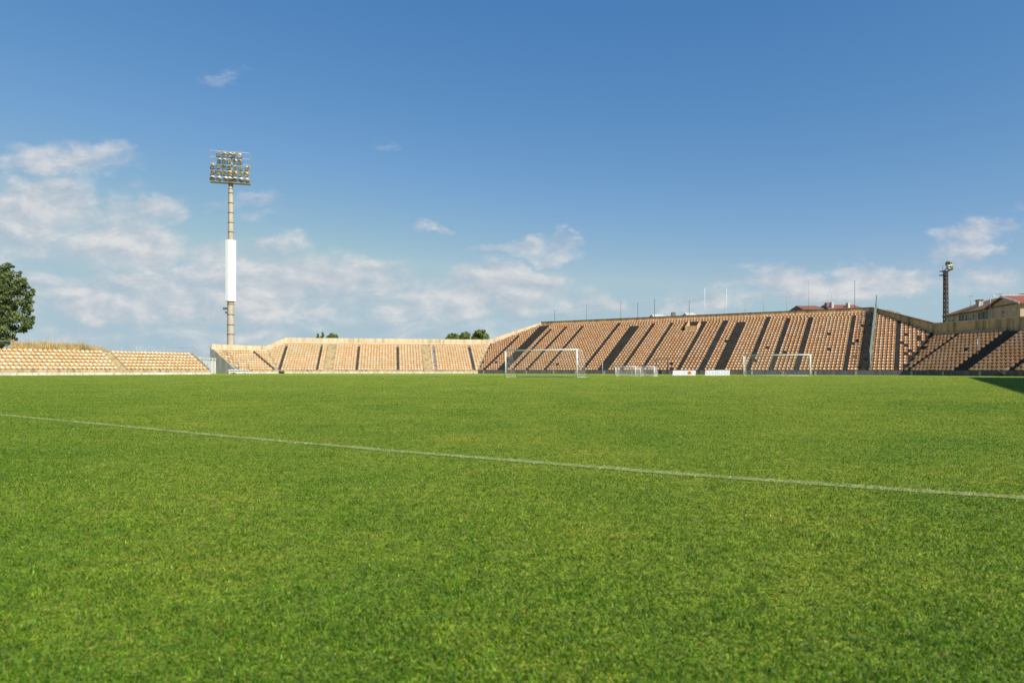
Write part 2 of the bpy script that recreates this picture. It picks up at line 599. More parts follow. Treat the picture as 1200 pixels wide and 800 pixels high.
# grass blades standing in the turf around the camera, out to where a blade is far under a pixel
def dist_to_line(P, line):
    best = np.full(len(P), 1e9)
    for i in range(len(line) - 1):
        a_, b_ = line[i], line[i + 1]
        ab = b_ - a_
        t = np.clip(((P - a_) @ ab) / (ab @ ab), 0, 1)
        best = np.minimum(best, np.linalg.norm(P - (a_ + t[:, None] * ab), axis=1))
    return best


def blades(count, z0, z1, power, seg, hgt, wid):
    u = rng.random(count)
    e = 2.0 - power                                      # pdf ~ y^(1-power) across a wedge that widens with y
    Yd = (z0 ** e + u * (z1 ** e - z0 ** e)) ** (1 / e)
    X = (rng.random(count) * 2 - 1) * (0.84 * Yd + 0.7)
    P = np.stack([X, Yd], 1)
    pa = math.radians(31.9)
    pe = math.radians(-58.1)
    inside = (P @ np.array([math.sin(pa), math.cos(pa)]) < 102.4) & (P @ np.array([math.sin(pe), math.cos(pe)]) < 98.0) & (P @ np.array([math.sin(pe), math.cos(pe)]) > -16)
    P = P[inside]
    Yd = Yd[inside]
    count = len(P)
    h = hgt * (0.55 + 0.8 * rng.random(count))
    wd = wid * (0.7 + 0.6 * rng.random(count)) * (1 + Yd / 5.0)
    h = h * (1 + 0.012 * Yd)
    # clumping: taller tufts here and there
    cl = np.sin(P[:, 0] * 9.1 + 3 * np.sin(P[:, 1] * 4.3)) * np.sin(P[:, 1] * 8.3 + 2 * np.sin(P[:, 0] * 5.1))
    h *= 1 + 0.22 * cl
    az = rng.random(count) * 2 * PI
    lean = (0.1 + 1.3 * rng.random(count)) * h
    fx, fy = np.cos(az), np.sin(az)
    wx, wy = -fy, fx
    tw = rng.random(count) * 0.8 - 0.4
    wx, wy = wx * np.cos(tw) - wy * np.sin(tw), wx * np.sin(tw) + wy * np.cos(tw)
    rows = []
    for k in range(seg):
        t = k / seg
        s_ = (1 - t ** 1.6) * 0.5 + 0.0
        cx, cy, cz = P[:, 0] + fx * lean * t ** 1.8, P[:, 1] + fy * lean * t ** 1.8, h * (t - 0.22 * t * t)
        hw = wd * (1 - 0.45 * t) * 0.5
        rows.append(np.stack([cx - wx * hw, cy - wy * hw, cz], 1))
        rows.append(np.stack([cx + wx * hw, cy + wy * hw, cz], 1))
    rows.append(np.stack([P[:, 0] + fx * lean, P[:, 1] + fy * lean, h * 0.78], 1))
    V = np.stack(rows, 1)
    d = dist_to_line(P, LINE)
    wear = 0.5 + 0.3 * np.sin(P[:, 0] * 2.9 + 1.3 * np.sin(P[:, 0] * 7.1)) * np.sin(P[:, 0] * 11.3 + P[:, 1] * 3)
    white = (d < 0.062 + 0.02 * (rng.random(count) - 0.5)) & (rng.random(count) < wear)
    return V, rng.random(count), white


def blade_mesh(name, sets, mat):
    vs_, loops, starts, totals, tones = [], [], [], [], []
    vb = 0
    lb = 0
    for V, tone in sets:
        n, k, _ = V.shape
        seg = (k - 1) // 2
        vs_.append(V.reshape(-1, 3))
        base = vb + np.arange(n)[:, None] * k
        for s_ in range(seg - 1):
            q = base + np.array([2 * s_, 2 * s_ + 1, 2 * s_ + 3, 2 * s_ + 2])
            loops.append(q.reshape(-1))
            totals.append(np.full(n, 4))
        q = base + np.array([2 * seg - 2, 2 * seg - 1, 2 * seg])
        loops.append(q.reshape(-1))
        totals.append(np.full(n, 3))
        tones.append(np.repeat(tone, k))
        vb += n * k
    vs_ = np.concatenate(vs_)
    loops = np.concatenate(loops).astype(np.int32)
    totals = np.concatenate(totals)
    starts = np.concatenate([[0], np.cumsum(totals)[:-1]]).astype(np.int32)
    me = bpy.data.meshes.new(name)
    me.vertices.add(len(vs_))
    me.vertices.foreach_set('co', vs_.astype(np.float32).reshape(-1))
    me.loops.add(len(loops))
    me.loops.foreach_set('vertex_index', loops)
    me.polygons.add(len(starts))
    me.polygons.foreach_set('loop_start', starts)
    me.update(calc_edges=True)
    a_ = me.attributes.new('tone', 'FLOAT', 'POINT')
    a_.data.foreach_set('value', np.concatenate(tones).astype(np.float32))
    me.materials.append(mat)
    o = bpy.data.objects.new(name, me)
    COL.objects.link(o)
    return o


sets = [blades(300000, 0.9, 4.0, 1.7, 2, 0.0125, 0.0018),
        blades(352000, 4.0, 13.0, 1.7, 1, 0.0135, 0.0021),
        blades(436000, 13.0, 78.0, 2.4, 1, 0.0135, 0.0021)]
kind(blade_mesh('grass', [(V[~wh], t[~wh]) for V, t, wh in sets], M['blade']), 'stuff')
kind(blade_mesh('painted_grass', [(V[wh], t[wh]) for V, t, wh in sets], M['blade_white']), 'stuff')


# ------------------------------------------------------------------ grandstands
RUN, RISE, Z0 = 0.76, 0.42, 0.70


class Stand:
    def __init__(self, phi, O, rows):
        p = math.radians(phi)
        self.N = np.array([math.sin(p), math.cos(p)])
        self.D = np.array([math.cos(p), -math.sin(p)])
        self.O = np.array(O, float)
        self.rows = rows
        self.phi = p

    def P(self, s, n, z):
        q = self.O + self.D * s + self.N * n
        return Vector((q[0], q[1], z))

    def s_at(self, px, n=0.0):
        u = (px - 600) / F
        q = self.O + self.N * n
        return (u * q[1] - q[0]) / (self.D[0] - u * self.D[1])

    def zrow(self, i):
        return Z0 + RISE * i


def tand(a):
    return math.tan(math.radians(a))


PHI_A, PHI_B, PHI_C, PHI_E, PHI_F = 31.9, -10.5, -58.1, -58.1, 72.0
A = Stand(PHI_A, (102.6 * math.sin(math.radians(PHI_A)), 102.6 * math.cos(math.radians(PHI_A))), 23)
Q = A.P(A.s_at(560), 0, 0)
B = Stand(PHI_B, (Q.x, Q.y), 13)
R = B.P(B.s_at(325), 0, 0)
C = Stand(PHI_C, (R.x, R.y), 9)
E = Stand(PHI_E, (-55.0, 76.0), 6)
V = A.P(A.s_at(1058), 0, 0)
G = Stand(PHI_F, (V.x, V.y), 13)          # the stand at the right edge

tAB, tBC, tAF = tand((PHI_A - PHI_B) / 2), tand((PHI_B - PHI_C) / 2), tand((PHI_F - PHI_A) / 2)


def lerp(a, b, t):
    return a + (b - a) * t


nA = 23 * RUN


def rangeA(n):
    s0 = A.s_at(560) - n * tAB
    s1 = A.s_at(1058) + n * tAF
    n12 = 13 * RUN
    if n > n12:
        t = (n - n12) / (nA - n12)
        s0 = lerp(A.s_at(560) - n12 * tAB, A.s_at(634, nA), t)
        s1 = lerp(A.s_at(1058) + n12 * tAF, A.s_at(1021, nA), t)
    return s0, s1


def rangeB(n):
    s0 = B.s_at(325) - n * tBC
    n8 = 9 * RUN
    if n > n8:
        t = (n - n8) / (4 * RUN)
        s0 = lerp(B.s_at(325) - n8 * tBC, B.s_at(336, 13 * RUN), t)
    return s0, n * tAB


sC0 = C.s_at(277)
rangeC = lambda n: (sC0, n * tBC)
sE1 = E.s_at(246)
rangeE = lambda n: (-14.0, sE1)
rangeF = lambda n: (-n * tAF, 23.0)


def px_pairs(st, lst):
    out = []
    for a, b, k, top in lst:
        a, b = st.s_at(a), st.s_at(b)
        cut = 0.02 * (b - a) if k == 'n' else 0.0
        out.append((a + cut, b - cut, k, top))
    return out


# stairways: where each leaves the front wall (bearing of its two edges), its kind, and the row it stops at
AISLES = {
    'A': px_pairs(A, [(565.5, 569, 'n', 17), (582, 594, 'w', 23), (598.5, 602, 'n', 20), (615.5, 619, 'n', 21), (636.5, 640, 'n', 21), (681, 685, 'n', 22),
                      (700, 712, 'w', 20), (726.5, 730.5, 'n', 21), (750, 754, 'n', 21), (792.5, 797, 'n', 21), (818, 825, 'n', 21), (837, 849, 'w', 20),
                      (873.5, 879, 'n', 22), (900.5, 906, 'n', 21), (930, 936, 'n', 21), (988, 993, 'n', 21), (1005.5, 1017.5, 'w', 23), (1048, 1053, 'n', 22)]),
    'B': px_pairs(B, [(325.5, 329, 'n', 12), (370, 373, 'n', 12), (378.5, 390, 'w', 12), (416.5, 419.5, 'n', 12), (465, 468, 'n', 12), (496, 508, 'w', 12),
                      (508.5, 512.5, 'g', 12), (554, 557.5, 'n', 12)]),
    'C': px_pairs(C, [(320, 324, 'n', 9)]),
    'E': px_pairs(E, [(139.5, 149.5, 'w', 6)]),
    'F': px_pairs(G, [(1062, 1066, 'n', 12), (1116, 1134, 'w', 13), (1181, 1188, 'n', 13)]),
}


def build_stand(key, st, rng_, label, mats, top_z, back=True, end_left=False, end_right=False):
    s0, s1 = rng_(0)
    root = thing('grandstand', label, 'grandstand', st.P((s0 + s1) / 2, 0, 0))
    # stepped terrace: risers and treads, row by row
    b = MB()
    for i in range(st.rows):
        n0, n1 = i * RUN, (i + 1) * RUN
        z = st.zrow(i)
        zb = st.zrow(i - 1) if i else 0.0
        a0, a1 = rng_(n0)
        c0, c1 = rng_(n1)
        if i == 0:
            zb = Z0 - 0.3
        b.add([st.P(a0, n0, zb - 0.01), st.P(a1, n0, zb - 0.01), st.P(a1, n0, z), st.P(a0, n0, z)], [(0, 1, 2, 3)])
        b.add([st.P(a0, n0, z), st.P(a1, n0, z), st.P(c1, n1, z), st.P(c0, n1, z)], [(0, 1, 2, 3)])
    b.build('terrace', mats['terrace'], root)
    # front wall, with the lower band along the grass
    a0, a1 = rng_(0)
    b = MB()
    p = [st.P(a0, -0.02, -0.05), st.P(a1, -0.02, -0.05), st.P(a1, 0.2, -0.05), st.P(a0, 0.2, -0.05)]
    b.prism8(p + [q + Vector((0, 0, Z0 - 0.06 + 0.05)) for q in p])
    b.build('front_wall', mats['front'], root)
    if mats.get('band'):
        b = MB()
        hb = 0.34
        p = [st.P(a0, -0.12, -0.05), st.P(a1, -0.12, -0.05), st.P(a1, -0.024, -0.05), st.P(a0, -0.024, -0.05)]
        b.prism8(p + [q + Vector((0, 0, hb)) for q in p])
        b.build('base_band', mats['band'], root)
    else:
        # piers and patches of whitish paint along the dark wall
        s = a0 + 1.2
        while s < a1 - 1:
            b = MB()
            p = [st.P(s, -0.07, -0.05), st.P(s + 0.28, -0.07, -0.05), st.P(s + 0.28, -0.022, -0.05), st.P(s, -0.022, -0.05)]
            b.prism8(p + [q + Vector((0, 0, 0.6)) for q in p])
            s += random.uniform(4.2, 6.5)
            b.build('pier', mats['pier'], root)
    # rear wall
    nb = st.rows * RUN
    c0, c1 = rng_(nb)
    b = MB()
    p = [st.P(c0, nb + 0.003, -0.05), st.P(c1, nb + 0.003, -0.05), st.P(c1, nb + 0.3, -0.05), st.P(c0, nb + 0.3, -0.05)]
    b.prism8(p + [q + Vector((0, 0, top_z + 0.05)) for q in p])
    b.build('rear_wall', mats['back'], root)
    if mats.get('coping'):
        b = MB()
        p = [st.P(c0, nb - 0.06, top_z + 0.002), st.P(c1, nb - 0.06, top_z + 0.002), st.P(c1, nb + 0.36, top_z + 0.002), st.P(c0, nb + 0.36, top_z + 0.002)]
        b.prism8(p + [q + Vector((0, 0, 0.14)) for q in p])
        b.build('coping', mats['coping'], root)
    # stairways: half steps laid on the treads
    for (x0, x1, k, top) in AISLES[key]:
        b = MB()
        inset = 0.0 if k != 'w' else 0.08
        prev = None
        for i in range(0, min(top, st.rows)):
            n0 = i * RUN
            lo, hi = rng_(n0)
            xa, xb = max(x0 + inset, lo + 0.02), min(x1 - inset, hi - 0.02)
            if xb - xa < 0.25:
                prev = None
                continue
            zt = st.zrow(i)
            prof = [(n0 - 0.012, zt - 0.12), (n0 - 0.012, zt + 0.006)]
            if i > 0:
                prof = [(n0 - RUN * 0.46, zt - RISE + 0.006), (n0 - RUN * 0.46, zt - RISE * 0.5), (n0 - 0.012, zt - RISE * 0.5), (n0 - 0.012, zt + 0.006)]
            ids = []
            for n_, z_ in prof:
                ids.append((len(b.v), len(b.v) + 1))
                b.v += [tuple(st.P(xa, n_, z_)), tuple(st.P(xb, n_, z_))]
            for (a_, c_), (d_, e_) in zip(([prev] if prev else []) + ids[:-1], ids if prev else ids[1:]):
                b.f.append((a_, c_, e_, d_))
            if i > 0:                      # closed cheeks of the half step
                for q, x_ in ((0, xa), (1, xb)):
                    k_ = len(b.v)
                    b.v.append(tuple(st.P(x_, n0 - 0.012, zt - RISE + 0.006)))
                    b.f.append((ids[0][q], ids[1][q], ids[2][q], k_))
            prev = ids[-1]
        if not b.f:
            continue
        b.build('stairway', mats['stair_g'] if k == 'g' else (mats['stair_n'] if k == 'n' else mats['stair_w']), root)
    for flag, side in ((end_left, 0), (end_right, 1)):
        if flag:
            s = rng_(0)[side]
            sg = -1 if side == 0 else 1
            pts = [st.P(s, -0.02, -0.05), st.P(s, -0.02, Z0), st.P(s, nb - RUN, st.zrow(st.rows - 1) + 0.10), st.P(s, nb, st.zrow(st.rows - 1) + 0.3), st.P(s, nb + 0.3, top_z), st.P(s, nb + 0.3, -0.05)]
            pts = [q + Vector((*(st.D * sg * 0.004), 0)) for q in pts]
            b = MB()
            b.poly_prism(pts, Vector((*(st.D * sg * 0.22), 0)))
            b.build('end_wall', mats['end'], root)
    return root


def sloped_wall(root, name, st, pairs, thick, mat, cope=None):
    """parapet that steps down the cut edge of a tall stand to its lower neighbour: (s, n, z) from the high end to the low end"""
    (sa, na, za), (sb, nb, zb) = pairs
    a_, b_ = st.P(sa, na, 0), st.P(sb, nb, 0)
    d = (b_ - a_).normalized()
    out = Vector((-d.y, d.x, 0))
    if out.dot(Vector((*st.N, 0))) < 0:
        out = -out
    m_ = MB()
    p = [a_ + out * 0.004, b_ + out * 0.004, b_ + out * thick, a_ + out * thick]
    m_.add([*p] + [p[0] + Vector((0, 0, za)), p[1] + Vector((0, 0, zb)), p[2] + Vector((0, 0, zb)), p[3] + Vector((0, 0, za))],
           [(3, 2, 1, 0), (4, 5, 6, 7), (0, 1, 5, 4), (1, 2, 6, 5), (2, 3, 7, 6), (3, 0, 4, 7)])
    m_.build(name, mat, root)
    if cope:
        m_ = MB()
        q = [a_ - out * 0.10 + Vector((0, 0, za + 0.003)), b_ - out * 0.10 + Vector((0, 0, zb + 0.003)), b_ + out * (thick + 0.06) + Vector((0, 0, zb + 0.003)), a_ + out * (thick + 0.06) + Vector((0, 0, za + 0.003))]
        m_.prism8(q + [v + Vector((0, 0, 0.16)) for v in q])
        m_.build('coping', cope, root)


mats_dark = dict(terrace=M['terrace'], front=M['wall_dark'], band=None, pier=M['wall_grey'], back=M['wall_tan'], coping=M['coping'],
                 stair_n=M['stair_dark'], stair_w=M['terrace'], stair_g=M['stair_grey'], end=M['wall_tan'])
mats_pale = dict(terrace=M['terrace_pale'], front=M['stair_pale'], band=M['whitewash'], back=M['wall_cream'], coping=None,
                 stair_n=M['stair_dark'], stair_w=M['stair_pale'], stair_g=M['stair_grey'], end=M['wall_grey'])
TOP_A, TOP_B, TOP_C, TOP_E, TOP_F = 10.75, 7.0, 5.2, 2.9, 7.4
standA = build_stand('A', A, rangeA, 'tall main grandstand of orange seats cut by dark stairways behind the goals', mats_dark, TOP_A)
standB = build_stand('B', B, rangeB, 'sunlit grandstand behind the left goalpost with two wide tan stairways and cream rear wall', mats_pale, TOP_B)
standC = build_stand('C', C, rangeC, 'short corner grandstand with grey end wall below the tall white banded floodlight mast', mats_pale, TOP_C, end_left=True)
standE = build_stand('E', E, rangeE, 'low six row grandstand of peach seats beside the big tree and dry grass', mats_pale, TOP_E, end_right=True)
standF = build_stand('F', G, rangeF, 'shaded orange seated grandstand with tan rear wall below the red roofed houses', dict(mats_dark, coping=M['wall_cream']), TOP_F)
n12, n8 = 13 * RUN, 9 * RUN
sloped_wall(standA, 'sloped_parapet', A, ((A.s_at(634, nA), nA, TOP_A), (A.s_at(560) - n12 * tAB - 0.1, n12 + 0.0, TOP_B)), 0.5, M['wall_cream'])
sloped_wall(standA, 'sloped_parapet', A, ((A.s_at(1021, nA), nA, TOP_A), (A.s_at(1058) + n12 * tAF + 0.1, n12, TOP_F)), 0.5, M['wall_tan'], M['coping'])
sloped_wall(standB, 'sloped_parapet', B, ((B.s_at(336, n12), n12, TOP_B), (B.s_at(325) - n8 * tBC - 0.1, n8, TOP_C)), 0.4, M['wall_cream'])
# dark meter box on the corner stand's end wall
b = MB()
c0 = C.P(sC0 - 0.30, 5.6, 2.0)
b.box(c0, Vector((*C.D, 0)) * 0.08, Vector((*C.N, 0)) * 0.25, Vector((0, 0, 0.3)))
b.build('junction_box', M['dark_steel'], standC)
# commentary recess near the top of the main stand: concrete box set in the rows
sx0, sx1 = A.s_at(799, 17 * RUN), A.s_at(817, 17 * RUN)
RECESS = (sx0 - 0.1, sx1 + 0.1, 17, 20)
b = MB()
p = [A.P(sx0 + .6, 17 * RUN - 0.1, A.zrow(16) + 0.004), A.P(sx1, 17 * RUN - 0.1, A.zrow(16) + 0.004), A.P(sx1, 17 * RUN + 0.1, A.zrow(16) + 0.004), A.P(sx0 + .6, 17 * RUN + 0.1, A.zrow(16) + 0.004)]
b.prism8(p + [q + Vector((0, 0, 1.15)) for q in p])
for s_ in (sx0 + .6, sx1 - 0.15):
    p = [A.P(s_, 17 * RUN + 0.103, A.zrow(16) + 0.004), A.P(s_ + 0.15, 17 * RUN + 0.103, A.zrow(16) + 0.004), A.P(s_ + 0.15, 20 * RUN, A.zrow(16) + 0.004), A.P(s_, 20 * RUN, A.zrow(16) + 0.004)]
    b.prism8(p + [q + Vector((0, 0, 1.15)) for q in p[:2]] + [q + Vector((0, 0, 2.2)) for q in p[2:]])
b.build('commentary_box', M['wall_tan'], standA)

# ------------------------------------------------------------------ seats
def seat_geometry():
    prof = [(0.035, 0.05), (0.02, 0.115), (0.14, 0.10), (0.30, 0.07), (0.385, 0.11), (0.42, 0.21), (0.445, 0.31), (0.46, 0.372)]
    us = np.linspace(-1, 1, 6)
    nv, nu = len(prof), len(us)
    grid = []
    for layer in (0, 1):
        for j, (y, z) in enumerate(prof):
            hw = 0.21
            if j == nv - 1:
                hw = 0.13
            elif j == nv - 2:
                hw = 0.20
            elif j == 0:
                hw = 0.18
            for u in us:
                wng = abs(u) ** 2.2
                yy_, zz_ = y, z
                if j >= 4:
                    yy_ -= 0.11 * wng
                    if j == nv - 1:
                        zz_ -= 0.03 * wng
                elif j >= 1:
                    zz_ += 0.055 * wng
                if layer:
                    if j >= 4:
                        yy_ += 0.022
                        zz_ -= 0.004 if j == nv - 1 else 0
                    elif j == 0:
                        yy_ += 0.02
                    else:
                        zz_ -= 0.022
                        yy_ += 0.006
                grid.append((u * hw, yy_, zz_ + 0.004))
    faces = []
    K = nv * nu
    for j in range(nv - 1):
        for i in range(nu - 1):
            a_ = j * nu + i
            faces.append((a_, a_ + 1, a_ + nu + 1, a_ + nu))
            faces.append((K + a_, K + a_ + nu, K + a_ + nu + 1, K + a_ + 1))
    ring = [i for i in range(nu)] + [j * nu + nu - 1 for j in range(1, nv)] + [(nv - 1) * nu + i for i in range(nu - 2, -1, -1)] + [j * nu for j in range(nv - 2, 0, -1)]
    for i in range(len(ring)):
        a_, b_ = ring[i], ring[(i + 1) % len(ring)]
        faces.append((b_, a_, K + a_, K + b_))
    # mounting block under the pan
    base = len(grid)
    for z in (0.0, 0.06):
        grid += [(-0.12, 0.08, z), (0.12, 0.08, z), (0.12, 0.34, z), (-0.12, 0.34, z)]
    faces += [tuple(base + i for i in q) for q in ((0, 1, 5, 4), (1, 2, 6, 5), (2, 3, 7, 6), (3, 0, 4, 7))]
    return grid, faces


SV, SF = seat_geometry()
me_seat = bpy.data.meshes.new('stadium_seat')
me_seat.from_pydata(SV, [], SF)
me_seat.materials.append(M['seat'])
me_seat.polygons.foreach_set('use_smooth', [True] * len(SF))
me_seat.update()

PITCH = 0.53
seats = []      # (stand key, stand, row, block, index, position, s)
for key, st, rg in (('A', A, rangeA), ('B', B, rangeB), ('C', C, rangeC), ('E', E, rangeE), ('F', G, rangeF)):
    ais = sorted(AISLES[key])
    for i in range(st.rows):
        lo, hi = rg(i * RUN + 0.2)
        stops = [a_ for a_ in ais if i < a_[3]]
        edges = [lo - 0.05] + [e for a_ in stops for e in (a_[0], a_[1])] + [hi + 0.05]
        for k in range(0, len(edges), 2):
            a0, a1 = edges[k], edges[k + 1]
            left_ai = k > 0
            if 0 < k < len(edges) - 2:                    # between two stairways the seats share out the row
                m_ = max(1, round((a1 - a0) / PITCH))
                pit = (a1 - a0) / m_
            else:
                m_ = int((a1 - a0 - 0.02) / PITCH)
                pit = PITCH
            if m_ <= 0:
                continue
            # rows that end on a slanted edge stay in line with the columns below
            start = a0 if left_ai else a1 - m_ * pit
            for j in range(m_):
                s_ = start + (j + 0.5) * pit
                if key == 'A' and RECESS[0] < s_ < RECESS[1] and RECESS[2] <= i <= RECESS[3]:
                    continue
                gone = random.random()
                if key == 'A' and (gone < 0.004 or (s_ > A.s_at(993) and s_ < A.s_at(1006) and i < 12 and gone < 0.10) or (s_ > A.s_at(1053) and gone < 0.12)):
                    continue
                if key == 'F' and gone < 0.02:
                    continue
                if key == 'C' and s_ < sC0 + 2.2 and gone < 0.35:
                    continue
                seats.append((key, st, i, k // 2, (j, m_), st.P(s_ + random.uniform(-.01, .01), i * RUN + 0.05, st.zrow(i)), s_))


def show_size(t):
    key, st, i, blk, jj, p, s_ = t
    d0 = np.array([p.x, p.y]) - st.D * 0.22
    d1 = np.array([p.x, p.y]) + st.D * 0.22
    w_ = abs(d1[0] / d1[1] - d0[0] / d0[1]) * F
    px = 600 + F * p.x / p.y
    if px < 1 or px > 1199:
        return 0.0
    return w_ * F * 0.45 / p.y


order = sorted(range(len(seats)), key=lambda q: -show_size(seats[q]))
single = set(order[:298])
ORD = ['', 'first', 'second', 'third', 'fourth', 'fifth', 'sixth', 'seventh', 'eighth', 'ninth', 'tenth', 'eleventh', 'twelfth', 'thirteenth', 'fourteenth',
       'fifteenth', 'sixteenth', 'seventeenth', 'eighteenth', 'nineteenth', 'twentieth', 'twenty-first', 'twenty-second', 'twenty-third', 'twenty-fourth',
       'twenty-fifth', 'twenty-sixth', 'twenty-seventh', 'twenty-eighth', 'twenty-ninth', 'thirtieth', 'thirty-first', 'thirty-second', 'thirty-third', 'thirty-fourth', 'thirty-fifth',
       'thirty-sixth', 'thirty-seventh', 'thirty-eighth', 'thirty-ninth', 'fortieth', 'forty-first', 'forty-second', 'forty-third', 'forty-fourth', 'forty-fifth', 'forty-sixth', 'forty-seventh', 'forty-eighth']
ROWN = {0: 'bottom row', 1: 'second row up', 2: 'third row up', 3: 'fourth row up', 4: 'fifth row up', 5: 'top row'}


def seat_label(t):
    key, st, i, blk, (j, m_), p, s_ = t
    row = ROWN.get(i, ORD[i + 1] + ' row up')
    if key != 'E' and i == 5:
        row = 'sixth row up'
    if key == 'E':
        if blk == 0:
            return 'peach plastic seat, %s, %s on the tree side of the stairs, low stand' % (row, ORD[m_ - j])
        return 'peach plastic seat, %s, %s on the mast side of the stairs, low stand' % (row, ORD[j + 1])
    if key == 'F':
        where = ['between the stand corner and narrow stairs', 'between the narrow and wide dark stairs', 'beyond the wide dark stairs', 'past the stairs at the photo edge'][min(blk, 3)]
        return 'orange seat, %s, %s %s, shaded stand' % (row, ORD[j + 1], where)
    if key == 'A':
        return 'orange seat, %s, %s in the block of stairway %s, main stand' % (row, ORD[j + 1], ORD[blk + 1])
    return 'peach seat, %s, %s in block %s, sunlit stand' % (row, ORD[j + 1], ORD[blk + 1])


proto_done = False
rest = MB()
rv, rf, rt = [], [], []
SVn = np.array(SV)
for q, t in enumerate(seats):
    key, st, i, blk, jj, p, s_ = t
    if q in single:
        o = bpy.data.objects.new('stadium_seat', me_seat)
        o.location = p
        o.rotation_euler = (0, 0, -st.phi + random.uniform(-.03, .03))
        COL.objects.link(o)
        tag(o, seat_label(t), 'seat', 'plastic seats on the grandstands')
    else:
        a_ = -st.phi + random.uniform(-.03, .03)
        ca, sa = math.cos(a_), math.sin(a_)
        v = SVn.copy()
        v[:, 0], v[:, 1] = SVn[:, 0] * ca - SVn[:, 1] * sa + p.x, SVn[:, 0] * sa + SVn[:, 1] * ca + p.y
        v[:, 2] += p.z
        base = len(rv) * len(SV)
        rv.append(v)
        rf += [tuple(base + x for x in f) for f in SF]
        rt.append(np.full(len(SV), random.random()))
me = bpy.data.meshes.new('stadium_seats')
me.from_pydata(np.concatenate(rv).tolist(), [], rf)
a_ = me.attributes.new('tone', 'FLOAT', 'POINT')
a_.data.foreach_set('value', np.concatenate(rt).astype(np.float32))
me.materials.append(M['seats'])
me.polygons.foreach_set('use_smooth', [True] * len(rf))
me.update()
o = bpy.data.objects.new('stadium_seats', me)
COL.objects.link(o)
tag(kind(o, 'stuff'), 'orange plastic seats filling the far rows of the grandstands', 'seats')
print('SEATS', len(seats), {k: sum(1 for q in single if seats[q][0] == k) for k in 'ABCEF'})


# ------------------------------------------------------------------ roofed stand along the right touchline, outside the frame: it throws the shadow on the pitch
PHI_R = 33.7
Dr = np.array([math.sin(math.radians(PHI_R)), math.cos(math.radians(PHI_R))])      # along the touchline, away from the camera
Nr = np.array([math.cos(math.radians(PHI_R)), -math.sin(math.radians(PHI_R))])     # away from the pitch


def RP(t, n, z):
    q = Dr * t + Nr * n
    return Vector((q[0], q[1], z))


ROOF_Z = 13.0
_k = (ROOF_Z + 0.35) / S.z
ROOF_N = 1.82 + _k * (S.x * Nr[0] + S.y * Nr[1])
T0, T1 = -20.0, 75.8 + _k * (S.x * Dr[0] + S.y * Dr[1])
rt_ = thing('roofed_grandstand', 'roofed concrete grandstand along the touchline whose shadow falls on the pitch', 'grandstand', RP(30, ROOF_N, 0))
b = MB()
p = [RP(T0, ROOF_N, ROOF_Z), RP(T1, ROOF_N, ROOF_Z), RP(T1, ROOF_N + 14, ROOF_Z + 0.8), RP(T0, ROOF_N + 14, ROOF_Z + 0.8)]
b.prism8(p + [q + Vector((0, 0, 0.35)) for q in p])
b.build('roof', M['wall_grey'], rt_)
b = MB()
p = [RP(T0, ROOF_N + 13.6, -0.05), RP(T1, ROOF_N + 13.6, -0.05), RP(T1, ROOF_N + 14, -0.05), RP(T0, ROOF_N + 14, -0.05)]
b.prism8(p + [q + Vector((0, 0, ROOF_Z + 0.75)) for q in p])
b.build('rear_wall', M['wall_tan'], rt_)
b = MB()
for i in range(14):
    p = [RP(T0, ROOF_N + 2 + i * RUN, -0.05), RP(T1, ROOF_N + 2 + i * RUN, -0.05), RP(T1, ROOF_N + 2.0 + (i + 1) * RUN - 0.003, -0.05), RP(T0, ROOF_N + 2.0 + (i + 1) * RUN - 0.003, -0.05)]
    b.prism8(p + [q + Vector((0, 0, Z0 + i * RISE)) for q in p])
b.build('terrace', M['terrace'], rt_)
for k in range(12):
    b = MB()
    t = T0 + 1 + k * (T1 - T0 - 2) / 11
    b.bar(RP(t, ROOF_N + 12.9, 0), RP(t, ROOF_N + 12.9, ROOF_Z + 0.7), 0.4)
    b.build('column', M['wall_grey'], rt_)


# ------------------------------------------------------------------ goals
DA3, NA3 = Vector((*A.D, 0)), Vector((*A.N, 0))


def cords(b, p00, p10, p01, p11, nu_, nv_, r):
    """a net panel: cords between four corners"""
    p00, p10, p01, p11 = map(Vector, (p00, p10, p01, p11))
    for i in range(nu_ + 1):
        t = i / nu_
        b.tube([p00.lerp(p10, t), p01.lerp(p11, t)], r, 3, False)
    for j in range(nv_ + 1):
        t = j / nv_
        b.tube([p00.lerp(p01, t), p10.lerp(p11, t)], r, 3, False)


